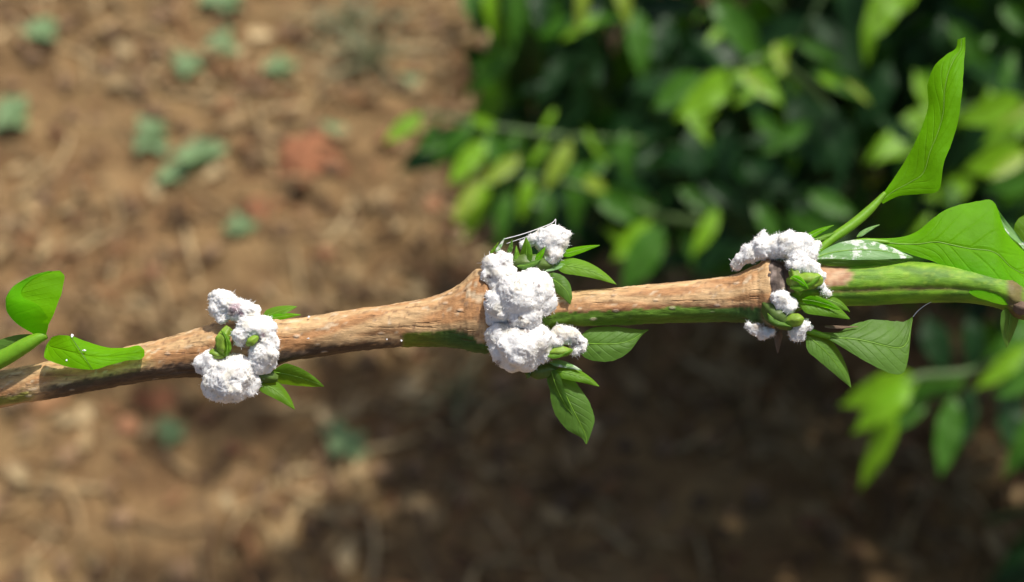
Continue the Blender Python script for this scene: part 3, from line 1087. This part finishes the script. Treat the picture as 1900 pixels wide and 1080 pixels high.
def blade(b, t, width, mat, parent, bend=0.0, roll=0.3, bulge=4.0, taper=0.55, seed=0.0, midrib=True, label=None, n=7, ribr=1.2):
    """small lance-shaped leaf from b to t (px,py,w); roll turns its face away from the lens"""
    dx, dy = t[0] - b[0], t[1] - b[1]
    L = math.hypot(dx, dy) or 1
    nx, ny = -dy / L, dx / L
    rows = []
    for i in range(n):
        u = i / (n - 1)
        w = width * 0.5 * (math.sin(math.pi * min(1, u ** taper)) ** 0.75 if 0 < u < 1 else 0.0) + (0.6 if u == 1 else 1.6 * (u == 0))
        cx = b[0] + dx * u + nx * bend * 4 * u * (1 - u)
        cy = b[1] + dy * u + ny * bend * 4 * u * (1 - u)
        cw = b[2] + (t[2] - b[2]) * u
        rows.append((cx - nx * w, cy - ny * w, cw - w * roll * 2, cx + nx * w, cy + ny * w, cw + w * roll * 2, bulge * min(1, w / (width * 0.3 + 0.1))))
    return near_leaf(rows, mat, parent, midrib, 0.7, seed, None, label, ribr, nu=5, nv=10)


def spindle(pts, mat, parent, name='bud', seg=20):
    """closed tapering body through (px,py,w,r)"""
    ps = crom([tuple(float(q) for q in p) for p in pts], 6)
    v, f, uv = tube([P(*p[:3]) for p in ps], [max(0.3, p[3]) * S for p in ps], seg)
    for i, q in enumerate(v):
        v[i] = q + (q - ps_center(ps, i // seg)) * (0.20 * noise.noise(q * 900) + 0.10 * noise.noise(q * 3500) + 0.10 * math.sin(5 * 2 * math.pi * (i % seg) / seg))
    return link(name, mesh_from(name, v, f, uv), M[mat], parent)


def ps_center(ps, i):
    return P(*ps[i][:3])


# --- node one
blade((486, 592, -18), (551, 569, -26), 22, 'leaf_fresh', twig, -3, 0.5, 3, seed=1)
blade((492, 594, -10), (558, 584, -16), 13, 'leaf_lime', twig, -2, 0.2, 2, seed=2)
blade((505, 690, 22), (601, 717, 14), 38, 'leaf_fresh', twig, -4, -0.35, 5, seed=3)
blade((478, 708, 30), (547, 760, 30), 31, 'leaf_fresh', twig, -7, 0.35, 5, seed=4, label='drooping leaf with a pale shiny midrib')
spindle([(425, 608, 52, 7), (414, 625, 58, 11), (412, 642, 58, 11), (420, 656, 50, 7), (424, 662, 44, 3)], 'bud', twig)
spindle([(388, 654, 50, 3), (397, 656, 55, 8), (410, 660, 54, 6), (418, 664, 48, 2)], 'bud', twig)
spindle([(458, 640, 72, 3), (466, 634, 76, 8), (474, 628, 74, 6), (480, 624, 66, 2)], 'bud', twig)
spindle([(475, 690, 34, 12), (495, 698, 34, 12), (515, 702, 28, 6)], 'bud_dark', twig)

# --- node two
blade((972, 492, 30), (976, 440, 34), 24, 'leaf_fresh', twig, 3, 0.5, 5, seed=5)
blade((966, 496, 34), (958, 456, 30), 13, 'leaf_fresh', twig, -2, -0.3, 3, seed=6)
blade((985, 492, 38), (1012, 458, 38), 14, 'leaf_lime', twig, 2, 0.4, 3, seed=7)
blade((1000, 496, 20), (1060, 486, 12), 16, 'leaf_dusty', twig, 3, 0.5, 3, seed=8)
blade((1040, 474, 4), (1113, 455, -2), 15, 'leaf_lime', twig, -1, 0.35, 3, seed=9)
blade((1028, 492, 12), (1144, 528, 22), 31, 'leaf_fresh', twig, -10, 0.35, 5, seed=10, label='narrow leaf curving down over the bark')
near_leaf([(1016, 508, 22, 1014, 518, 24, 0), (1028, 506, 26, 1020, 530, 30, 4), (1045, 512, 30, 1032, 543, 38, 6), (1058, 528, 34, 1045, 553, 42, 5), (1062, 552, 40, 1058, 566, 42, 1)],
          'leaf_mid', twig, seed=11)
near_leaf([(1070, 630, 12, 1070, 646, 14, 0), (1092, 611, 8, 1086, 664, 18, 4), (1120, 606, 6, 1112, 671, 22, 7), (1150, 607, 5, 1142, 668, 22, 7), (1175, 610, 5, 1168, 652, 18, 4),
           (1192, 612, 5, 1188, 626, 10, 2), (1203, 611, 4, 1203, 613, 4, 0)], 'leaf_mid', twig, seed=12, label='broad dull green leaf with its tip curving up')
near_leaf([(1022, 682, 20, 1012, 694, 22, 0), (1052, 694, 22, 1020, 724, 24, 4), (1078, 722, 24, 1023, 748, 26, 7), (1095, 750, 26, 1032, 772, 28, 7), (1103, 778, 28, 1052, 797, 28, 4),
           (1096, 806, 28, 1078, 812, 28, 1), (1089, 824, 28, 1087, 824, 28, 0)], 'leaf_mid', twig, seed=13, label='large pointed leaf hanging straight down')
blade((1022, 684, 30), (1062, 770, 34), 26, 'leaf_mid', twig, 5, -0.5, 4, seed=14)
blade((1030, 688, 32), (1112, 717, 36), 25, 'leaf_fresh', twig, -5, 0.3, 5, seed=15)
blade((1020, 672, 34), (1080, 688, 36), 13, 'leaf_dusty', twig, -3, 0.3, 3, seed=16)
spindle([(1012, 655, 48, 5), (1030, 654, 56, 10), (1050, 652, 54, 8), (1062, 650, 48, 2)], 'bud', twig)
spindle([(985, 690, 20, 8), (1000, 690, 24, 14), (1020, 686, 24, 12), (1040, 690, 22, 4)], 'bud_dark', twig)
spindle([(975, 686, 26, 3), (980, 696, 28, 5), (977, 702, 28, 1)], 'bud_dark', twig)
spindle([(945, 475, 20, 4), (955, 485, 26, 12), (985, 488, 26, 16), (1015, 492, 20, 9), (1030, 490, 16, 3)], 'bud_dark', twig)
blade((920, 468, 18), (936, 441, 14), 7, 'leaf_dusty', twig, 1, 0.2, 1, seed=17, midrib=False)
blade((910, 470, 12), (925, 449, 8), 6, 'leaf_fresh', twig, 1, 0.2, 1, seed=18, midrib=False)
blade((944, 470, 22), (950, 444, 20), 9, 'leaf_mid', twig, 1, 0.2, 1, seed=19, midrib=False)

# --- node three
near_leaf([(1630, 370, -30, 1638, 378, -28, 0), (1648, 346, -32, 1668, 364, -22, 2), (1667, 318, -34, 1708, 360, -12, 5), (1684, 290, -36, 1742, 352, -4, 8), (1700, 259, -38, 1751, 304, -2, 9),
           (1713, 230, -40, 1765, 268, -4, 10), (1722, 195, -42, 1778, 224, -8, 10), (1721, 157, -44, 1784, 180, -14, 9), (1733, 124, -46, 1787, 142, -22, 7), (1755, 102, -50, 1789, 112, -34, 4),
           (1773, 90, -54, 1791, 92, -46, 2), (1777, 73, -60, 1791, 69, -56, 1)], 'leaf_lime', twig, seed=20, wave=2.6,
          petiole=[(1505, 478, 6, 7), (1540, 446, -6, 9), (1580, 418, -16, 9.5), (1615, 388, -24, 8.5), (1642, 358, -28, 4)], label='tall lime green leaf standing up against the dark bush', ribr=1.1)
near_leaf([(1606, 442, -14, 1606, 450, -10, 0), (1665, 441, -14, 1660, 463, -4, 2), (1700, 430, -18, 1702, 476, 4, 5), (1728, 408, -24, 1742, 490, 14, 8), (1755, 389, -30, 1768, 518, 24, 10), (1795, 377, -36, 1800, 545, 32, 12),
           (1842, 374, -40, 1848, 562, 36, 14), (1866, 428, -30, 1890, 567, 34, 12), (1900, 466, -22, 1930, 560, 28, 9), (1950, 500, -14, 1968, 545, 14, 4), (2000, 528, -8, 2000, 530, -6, 0)],
          'leaf_lime', twig, seed=21, wave=2.2, petiole=[(1508, 486, 20, 5), (1550, 462, 4, 6), (1600, 448, -10, 6), (1650, 450, -10, 4)], label='broad lime green leaf with a folded upper edge', ribr=1.5)
near_leaf([(1842, 374, -40, 1844, 378, -42, 0), (1858, 398, -38, 1866, 428, -32, -4), (1885, 432, -44, 1890, 452, -30, -6), (1912, 462, -40, 1915, 478, -24, -5), (1950, 496, -24, 1950, 502, -16, 0)],
          'leaf_dusty', twig, False, seed=22, label='pale folded-back rim of the broad leaf')
near_leaf([(1512, 476, 24, 1512, 482, 28, 0), (1535, 460, 14, 1540, 480, 30, 2), (1570, 447, 8, 1580, 482, 34, 4), (1615, 446, 6, 1625, 482, 34, 5), (1655, 459, 6, 1660, 480, 26, 3), (1694, 477, 6, 1694, 479, 8, 0)],
          'leaf_dusty', twig, seed=23, label='leaf dusted with white wax')
near_leaf([(1508, 482, 26, 1508, 488, 26, 0), (1550, 480, 32, 1548, 494, 24, 2), (1600, 482, 35, 1600, 493, 24, 2), (1650, 481, 30, 1650, 489, 22, 1), (1694, 479, 8, 1694, 480, 8, 0)], 'leaf_mid', twig, False, seed=24)
blade((1490, 446, 8), (1547, 418, 0), 12, 'leaf_lime', twig, -2, 0.3, 2, seed=25)
blade((1510, 444, 4), (1552, 430, -4), 10, 'leaf_fresh', twig, 2, 0.3, 2, seed=26)
blade((1590, 440, -8), (1632, 417, -18), 9, 'leaf_dusty', twig, -2, 0.3, 2, seed=27)
spindle([(1463, 520, 44, 6), (1478, 524, 58, 14), (1500, 522, 62, 15), (1518, 520, 58, 11), (1526, 520, 52, 3)], 'bud', twig)
spindle([(1470, 490, 50, 4), (1474, 505, 56, 9), (1478, 522, 58, 10), (1482, 540, 54, 7), (1484, 548, 50, 2)], 'bud', twig)
blade((1482, 562, 54), (1577, 592, 56), 36, 'leaf_fresh', twig, -6, 0.3, 6, seed=28)
blade((1488, 556, 62), (1560, 576, 66), 18, 'leaf_lime', twig, -4, -0.3, 4, seed=29)
blade((1535, 556, 44), (1577, 579, 44), 16, 'leaf_fresh', twig, -3, 0.3, 3, seed=30)
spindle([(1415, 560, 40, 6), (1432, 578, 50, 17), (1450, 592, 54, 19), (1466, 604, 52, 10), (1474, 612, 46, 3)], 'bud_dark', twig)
spindle([(1452, 600, 56, 4), (1466, 596, 66, 10), (1480, 594, 68, 12), (1489, 592, 64, 5)], 'bud', twig)
near_leaf([(1528, 616, 30, 1526, 624, 32, 0), (1556, 616, 24, 1552, 638, 40, 3), (1582, 602, 16, 1580, 655, 46, 6), (1612, 594, 10, 1612, 674, 50, 8), (1642, 594, 6, 1645, 690, 50, 9), (1668, 597, 4, 1672, 694, 44, 7),
           (1684, 594, 2, 1684, 672, 32, 4), (1691, 588, 0, 1690, 620, 12, 2), (1694, 586, 0, 1693, 592, 2, 0)], 'leaf_mid', twig, seed=31, wave=1.5,
          petiole=[(1490, 610, 34, 6), (1512, 618, 34, 6), (1540, 626, 34, 4)], label='broad leaf catching light on its lower rolled half')
blade((1496, 622, 32), (1579, 719, 30), 44, 'leaf_mid', twig, -8, 0.25, 6, seed=32)
blade((1446, 612, 30), (1443, 656, 26), 14, 'stipule', twig, 1, 0.3, 2, seed=33, midrib=False, label='dry brown stipule')
blade((1530, 606, 36), (1592, 606, 26), 6, 'stipule', twig, 1, 0.3, 1, seed=34, midrib=False)
blade((1466, 534, 64), (1524, 512, 76), 19, 'leaf_fresh', twig, 4, 0.45, 6, seed=51)
blade((1468, 514, 70), (1500, 536, 78), 14, 'leaf_lime', twig, -3, -0.4, 5, seed=52)
blade((1424, 582, 62), (1470, 606, 72), 17, 'leaf_mid', twig, 4, 0.4, 6, seed=53)
blade((420, 660, 66), (410, 612, 68), 15, 'leaf_fresh', twig, 6, 0.4, 5, seed=54)
blade((1014, 660, 62), (1064, 648, 58), 13, 'leaf_fresh', twig, 3, 0.4, 4, seed=55)
blade((960, 494, 42), (1004, 482, 44), 15, 'leaf_mid', twig, 3, 0.4, 4, seed=56)
# --- last node, at the edge of the picture
blade((1880, 565, 20), (1868, 645, 10), 34, 'leaf_mid', twig, 3, 0.4, 4, seed=35)
spindle([(1880, 566, 32, 5), (1892, 572, 38, 12), (1910, 574, 36, 8)], 'stipule', twig)
near_leaf([(1890, 470, -60, 1905, 480, -60, 0), (1880, 440, -60, 1930, 452, -50, 5), (1886, 410, -60, 1945, 425, -50, 6), (1905, 396, -60, 1940, 400, -56, 2)], 'leaf_fresh', twig, seed=36)

# growing tip, just past the edge of the picture
blade((2290, 620, 0), (2520, 560, 20), 84, 'leaf_lime', twig, -14, 0.4, 8, seed=61)
blade((2290, 624, 0), (2470, 740, -20), 80, 'leaf_fresh', twig, 12, -0.4, 8, seed=62)
blade((2290, 622, 4), (2390, 640, 10), 26, 'leaf_lime', twig, 4, 0.5, 6, seed=63)

# ------------------------------------------------------------------ green shoot reaching in over the old wood
sb = P(-760, 860, 40)
shoot = thing('green_shoot', 'bright green shoot with two young leaves lying over the old tan wood', 'shoot', P(-700, 800, 60))
pts = crom([(-890, 815, 20, 17), (-500, 800, 50, 17), (-200, 745, 60, 16), (-60, 695, 60, 16), (0, 668, 60, 15.5), (45, 642, 60, 14), (70, 628, 58, 10.5), (86, 622, 56, 7)], 8)
v, f, uv = tube([P(*p[:3]) for p in pts], [p[3] * S for p in pts], 18)
link('stem', mesh_from('stem', v, f, uv), M['shoot'], shoot)
cup = near_leaf([(80, 621, 40, 84, 623, 62, -6), (92, 600, 28, 90, 604, 70, -52), (101, 580, 22, 87, 586, 72, -64), (109, 560, 20, 70, 563, 68, -62), (114, 545, 22, 45, 549, 62, -50), (118, 528, 26, 40, 537, 54, -36),
           (119, 512, 32, 66, 515, 48, -22), (110, 502, 38, 96, 503, 42, -4)], 'leaf_lime', shoot, False, 0.8, 40.0, label='cupped lime leaf folded upon itself')
for o in (cup,):
    # the fold lies to the left: swing the bulge sideways instead of in depth
    rows = [(80, 621, 40, 62, 620, 52, 84, 623, 62), (92, 600, 44, 30, 600, 56, 90, 604, 72), (101, 580, 46, 14, 580, 60, 88, 589, 82), (109, 560, 44, 11, 560, 58, 72, 567, 84),
            (114, 545, 40, 18, 546, 52, 44, 552, 70), (118, 528, 34, 36, 528, 42, 41, 535, 48), (119, 512, 26, 62, 512, 32, 66, 515, 35), (110, 502, 20, 92, 503, 22, 96, 503, 23)]
    rs = crom(rows, 6)
    me = o.data
    nvv = 15
    for i, r in enumerate(rs):
        for k in range(nvv):
            t = k / 14
            a, b, c = (1 - t) ** 2, 2 * t * (1 - t), t * t
            ctrl = [2 * r[3 + j] - 0.5 * (r[j] + r[6 + j]) for j in range(3)]
            q = [a * r[j] + b * ctrl[j] + c * r[6 + j] for j in range(3)]
            nz = noise.noise(Vector((i * 0.16, t * 5, 3.3)))
            me.vertices[i * nvv + k].co = P(q[0] + 1.6 * nz, q[1] + 1.4 * noise.noise(Vector((i * 0.13, t * 4, 9.1))), q[2] + 2.5 * nz)
    me.update()
near_leaf([(96, 626, 56, 86, 640, 56, -4), (104, 623, 62, 82, 662, 62, -8), (118, 622, 66, 96, 671, 74, -4), (136, 625, 66, 128, 681, 84, 4), (165, 635, 60, 170, 686, 86, 7), (200, 645, 54, 205, 677, 78, 5), (235, 645, 48, 236, 669, 70, 4),
           (257, 641, 44, 260, 667, 62, 2), (268, 650, 44, 268, 660, 52, 0)], 'leaf_lime', shoot, False, 1.0, 41.0, label='lime leaf lying along the old bark')
pts = [P(131, 624, 72), P(145, 645, 82), P(158, 665, 88), P(172, 686, 89)]
v, f, uv = tube(pts, [0.5 * S, 0.7 * S, 0.6 * S, 0.4 * S], 6)
link('fold_rib_shadow', mesh_from('fold_rib_shadow', v, f, uv), M['bud_dark'], shoot)  # thin dark tube standing in for the shadow line of a vein
near_leaf([(78, 622, 40, 72, 634, 40, 0), (48, 620, 36, 48, 650, 44, 3), (16, 625, 34, 22, 662, 44, 4), (-20, 640, 32, -16, 672, 42, 3), (-60, 668, 32, -58, 676, 36, 0)], 'leaf_mid', shoot, True, 1.0, 42.0)


# ------------------------------------------------------------------ mealybug colonies
def colony(spheres, label, seed, spots=(), tint=(0.81, 0.795, 0.765), fuzz=700, vox=2.3, grime=0.0):
    bm = bmesh.new()
    rk = random.Random(seed * 31 + 2)
    extra = []
    for (px, py, w, r) in spheres:
        for _ in range(int(4 + r / 5)):
            a, b = rk.uniform(0, 6.28), rk.uniform(-0.9, 0.9)
            q = math.sqrt(1 - b * b)
            rr = r * rk.uniform(0.16, 0.38)
            off = r - rr * rk.uniform(0.35, 0.75)
            extra.append((px + off * q * math.cos(a), py + off * q * math.sin(a), w + off * b, max(3.0, rr)))
    for (px, py, w, r) in list(spheres) + extra:
        c = P(px, py, w)
        bmesh.ops.create_icosphere(bm, subdivisions=3, radius=r * S, matrix=Matrix.Translation(c))
    me = bpy.data.meshes.new('tmp')
    bm.to_mesh(me)
    bm.free()
    tmp = bpy.data.objects.new('tmp', me)
    COL.objects.link(tmp)
    md = tmp.modifiers.new('r', 'REMESH')
    md.mode = 'VOXEL'
    md.voxel_size = vox * S
    dg = bpy.context.evaluated_depsgraph_get()
    ev = bpy.data.meshes.new_from_object(tmp.evaluated_get(dg))
    bpy.data.objects.remove(tmp)
    vs = [v.co.copy() for v in ev.vertices]
    ns = [v.normal.copy() for v in ev.vertices]
    fs = [tuple(p.vertices) for p in ev.polygons]
    bpy.data.meshes.remove(ev)
    # relax the creases between the bodies a little
    nb = [[] for _ in vs]
    for q in fs:
        for a, b in zip(q, q[1:] + q[:1]):
            nb[a].append(b)
    for _ in range(1):
        vs = [v * 0.5 + sum((vs[j] for j in nb[i]), Vector()) * (0.5 / len(nb[i])) if nb[i] else v for i, v in enumerate(vs)]
    so = Vector((seed * 3.1, seed * 1.7, 0))
    cols, out = [], []
    k1, k2, k3 = 1 / (20 * S), 1 / (8.5 * S), 1 / (3.8 * S)
    for v, n in zip(vs, ns):
        c1 = noise.noise(v * k1 + so)
        c2 = noise.noise(v * k2 + so)
        c3 = noise.noise(v * k3 + so)
        lump = abs(c2)
        pt = smooth(-0.25, 0.35, noise.noise(v * (1 / (34 * S)) + so * 1.3))
        d = 3.6 * c1 + (1.6 + 3.2 * pt) * (lump - 0.22) + (0.7 + 1.8 * pt) * c3
        out.append(v + n * (d * S))
        col = tint
        pit = smooth(0.05, 0.0, lump) * smooth(0.05, 0.35, noise.noise(v * (1 / (30 * S)) + so * 2))
        col = lerp3(col, (0.40, 0.36, 0.30), 0.8 * pit)
        col = lerp3(col, (0.30, 0.26, 0.22), 0.8 * smooth(0.52, 0.62, noise.noise(v * (1 / (5.5 * S)) + so * 5)))
        col = lerp3(col, (0.66, 0.61, 0.50), smooth(0.05, 0.5, noise.noise(v * (1 / (22 * S)) - so)) * 0.65)
        col = lerp3(col, (0.60, 0.59, 0.60), smooth(0.15, 0.55, noise.noise(v * (1 / (14 * S)) + so * 3)) * 0.5)
        if grime:
            col = lerp3(col, (0.42, 0.36, 0.28), grime * smooth(-0.1, 0.4, c1))
        for (sx, sy, sr, sc) in spots:
            pr = proj(v)
            q = math.hypot(pr[0] - sx, pr[1] - sy) / sr
            if q < 1.5 and n.dot(D) < 0.2:
                col = lerp3(col, sc, smooth(1.3, 0.4, q + 0.5 * c3) * 0.85)
        cols.append(col)
    o = link('mealybug_colony', mesh_from('mealybug_colony', out, fs, cols=cols), M['wax'])
    tag(o, label, 'mealybugs', 'white mealybug colonies on the twig')
    # curled wax threads standing off the surface
    rnd = random.Random(seed)
    fv, ff = [], []
    n = len(out)
    for _ in range(int(fuzz * 1.8)):
        i = rnd.randrange(n)
        p, nm = out[i], ns[i]
        if noise.noise(p * (1 / (28 * S)) + so) < rnd.uniform(-0.35, 0.3):
            continue
        if rnd.random() < 0.4 and nm.dot(D) > 0.3:
            continue
        d = (nm + Vector((rnd.uniform(-1, 1), rnd.uniform(-1, 1), rnd.uniform(-1, 1))) * 0.9).normalized()
        sd = d.cross(Vector((rnd.uniform(-1, 1), rnd.uniform(-1, 1), rnd.uniform(-1, 1)))).normalized()
        L = rnd.uniform(2.0, 6.0) * S * (1.8 if rnd.random() < 0.06 else 1)
        w = rnd.uniform(0.25, 0.75) * S
        b = len(fv)
        cu = rnd.uniform(-0.5, 0.5) * L
        for k in range(4):
            t = k / 3
            q = p - nm * (0.8 * S) + d * (L * t) + nm.cross(d) * (cu * t * t)
            ww = w * (1 - 0.7 * t)
            fv += [q - sd * ww, q + sd * ww]
        for k in range(3):
            ff.append((b + k * 2, b + k * 2 + 1, b + k * 2 + 3, b + k * 2 + 2))
    link('wax_fuzz', mesh_from('wax_fuzz', fv, ff), M['thread'], o, 'stuff')
    return o


GREY = (0.20, 0.16, 0.15)
PINK = (0.40, 0.27, 0.30)
c1 = colony([(408, 556, 30, 20), (420, 562, 36, 22), (436, 572, 40, 22), (456, 578, 40, 21), (470, 580, 34, 15), (404, 574, 36, 17), (412, 590, 42, 12), (468, 592, 40, 17)],
            'long white mealybug colony leaning over the upper bark, pinkish bodies showing', 1, [(437, 573, 13, PINK), (428, 581, 7, GREY), (447, 583, 6, PINK)], fuzz=600)
colony([(462, 608, 56, 22), (485, 612, 50, 26), (496, 636, 50, 23), (490, 655, 50, 27), (480, 672, 48, 22), (448, 622, 62, 16), (445, 632, 60, 12), (500, 672, 42, 14), (494, 684, 40, 11)],
       'white mealybug colony wrapped round green buds beside the long one', 2, [(478, 628, 8, GREY), (488, 621, 5, PINK), (455, 650, 6, GREY)], fuzz=700)
colony([(424, 706, 48, 40), (440, 694, 50, 36), (405, 712, 46, 31), (424, 728, 40, 20), (458, 712, 42, 24), (398, 732, 36, 12), (440, 728, 40, 18), (390, 722, 38, 9)],
       'rounded white mealybug clump hanging under the older end of the twig', 3, [(412, 690, 5, (0.5, 0.45, 0.43)), (440, 686, 4, (0.5, 0.45, 0.43))], fuzz=900)
colony([(376, 672, 46, 16), (386, 664, 50, 14), (384, 686, 46, 14), (395, 674, 50, 14), (372, 684, 42, 10)],
       'small white mealybug knob attached to the rounded hanging clump', 4, [(374, 684, 5, GREY)], fuzz=300)
colony([(1030, 444, 10, 27), (1014, 448, 14, 24), (1004, 440, 12, 16), (1026, 466, 16, 20), (1022, 480, 18, 14), (988, 446, 14, 13), (975, 456, 12, 11)],
       'pale round mealybug colony perched highest among green bud leaves', 5, [(1014, 470, 9, (0.30, 0.24, 0.17)), (1008, 462, 6, GREY)], fuzz=900, grime=0.15)
colony([(918, 494, 32, 23), (934, 488, 34, 20), (908, 512, 36, 16), (942, 510, 38, 19), (918, 528, 42, 13), (926, 510, 42, 19), (930, 470, 24, 8)],
       'speckled white mealybug colony on the bark knob of the middle node', 6, [(907, 513, 6, GREY), (932, 522, 7, GREY), (940, 514, 5, (0.3, 0.27, 0.2)), (935, 490, 4, GREY)], fuzz=600)
colony([(966, 552, 66, 44), (996, 540, 60, 33), (932, 566, 58, 33), (990, 516, 52, 20), (1008, 560, 56, 25), (950, 545, 62, 32), (915, 585, 50, 19), (975, 585, 70, 30), (1005, 520, 44, 15)],
       'largest white mealybug mass covering the front of the middle node', 7, [(945, 600, 5, GREY), (965, 590, 5, (0.25, 0.2, 0.14)), (1000, 530, 4, GREY)], fuzz=1500, grime=0.08)
colony([(962, 640, 64, 41), (938, 646, 56, 31), (992, 632, 58, 33), (930, 622, 58, 25), (975, 664, 52, 27), (950, 668, 50, 24), (1004, 652, 50, 20), (915, 620, 50, 16)],
       'knobbly white mealybug mass joined under the largest mass', 8, [(968, 610, 7, (0.25, 0.2, 0.14)), (985, 606, 6, GREY), (978, 614, 5, GREY), (925, 672, 5, GREY)], fuzz=1300, grime=0.06)
colony([(1040, 622, 44, 19), (1058, 624, 42, 17), (1030, 632, 48, 17), (1072, 632, 38, 13), (1078, 644, 36, 10), (1066, 650, 38, 11), (1084, 634, 34, 6)],
       'greyish white mealybug tuft reaching toward the broad dull green leaf', 9, [(1064, 642, 6, GREY), (1075, 636, 5, GREY), (1035, 625, 4, GREY)], fuzz=600, grime=0.3)
colony([(1366, 490, 10, 11), (1374, 480, 14, 13), (1390, 470, 18, 18), (1412, 460, 20, 22), (1438, 458, 22, 22), (1416, 440, 18, 8), (1416, 432, 18, 5), (1462, 456, 28, 26), (1488, 454, 28, 23), (1508, 458, 20, 12), (1500, 470, 30, 18), (1516, 452, 16, 7), (1478, 478, 40, 18)],
       'bright white crusty mealybug colony capping the node next to the green stem', 10, [(1458, 476, 6, (0.45, 0.42, 0.25))], fuzz=1300, tint=(0.85, 0.84, 0.81))
colony([(1490, 492, 50, 17), (1508, 500, 48, 15), (1478, 496, 54, 12), (1522, 512, 44, 11), (1524, 528, 42, 9), (1530, 542, 42, 8), (1536, 546, 42, 6), (1464, 490, 50, 7)],
       'white mealybug strip trailing from the crusty colony down the green stem', 11, [], fuzz=600)
colony([(1452, 556, 62, 17), (1462, 566, 64, 15), (1442, 552, 60, 12), (1466, 574, 62, 9), (1470, 560, 60, 10)],
       'single small white mealybug ball between the corky collar and green buds', 12, [], fuzz=450, tint=(0.85, 0.84, 0.81))
colony([(1482, 612, 50, 16), (1492, 602, 52, 12), (1478, 624, 48, 11), (1502, 608, 46, 8), (1486, 628, 46, 6), (1470, 618, 48, 7)],
       'ragged white mealybug bit under the green buds', 13, [], fuzz=450)
colony([(1388, 604, 30, 8), (1402, 612, 34, 12), (1418, 618, 36, 11), (1432, 616, 36, 8), (1410, 622, 34, 7)],
       'greyish mealybug flake under the rim of the tan bark', 14, [(1405, 606, 9, (0.3, 0.25, 0.2))], fuzz=300, grime=0.35)


# ------------------------------------------------------------------ wax flecks and web threads
def fleck(px, py, w, r, label, seed):
    bm = bmesh.new()
    bmesh.ops.create_icosphere(bm, subdivisions=2, radius=r * S * 0.42)
    for v in bm.verts:
        v.co.x *= 1.0 + (seed % 3) * 0.6
        v.co.y *= 1.0 + ((seed + 1) % 3) * 0.5
        v.co *= 1 + 0.8 * noise.noise(v.co * (1.5 / (r * S)) + Vector((seed, 0, 0)))
    me = bpy.data.meshes.new('wax_fleck')
    bm.to_mesh(me)
    bm.free()
    o = link('wax_fleck', me, M['thread'])
    o.location = P(px, py, w)
    tag(o, label, 'wax fleck', 'loose wax flecks')


fleck(134, 623, 68, 4, 'white wax fleck at the crest of the leaf lying along bark', 1)
fleck(156, 650, 82, 3.4, 'white wax fleck in the middle of the leaf lying along bark', 2)
fleck(124, 668, 80, 3.8, 'white wax fleck near the near rim of the leaf lying along bark', 3)
fleck(573, 588, 22, 3, 'tiny white fleck on the bark past the first colonies', 4)
fleck(572, 628, 38, 2.4, 'tiny white fleck low on the bark past the first colonies', 5)
fleck(718, 630, 36, 2.2, 'tiny white fleck on the bark strip darkened by soot and painted shade', 6)
fleck(745, 632, 36, 2.6, 'tiny white fleck where the strip of soot and painted shade meets the green rind', 7)
fleck(854, 590, 46, 2.4, 'tiny white fleck on bark left of the middle node', 8)


def web(pts, r, label):
    ps = crom([tuple(float(q) for q in p) for p in pts], 6)
    v, f, uv = tube([P(*p) for p in ps], [r * S] * len(ps), 5)
    o = link('web_thread', mesh_from('web_thread', v, f, uv), M['thread'])
    tag(o, label, 'thread', 'silk threads')


web([(934, 444, 14), (968, 435, 16), (1000, 424, 14), (1024, 414, 12), (1031, 407, 12), (1030, 420, 14)], 0.8, 'silk thread stretched from green spike to top of highest colony')
web([(940, 452, 14), (975, 440, 18), (1010, 428, 20), (1030, 420, 14)], 0.6, 'fainter silk thread just under the stretched upper one')
web([(1694, 588, 0), (1702, 578, 0), (1714, 568, 2), (1728, 560, 10)], 0.7, 'fine hair thread from the rolled leaf tip to the green stem')
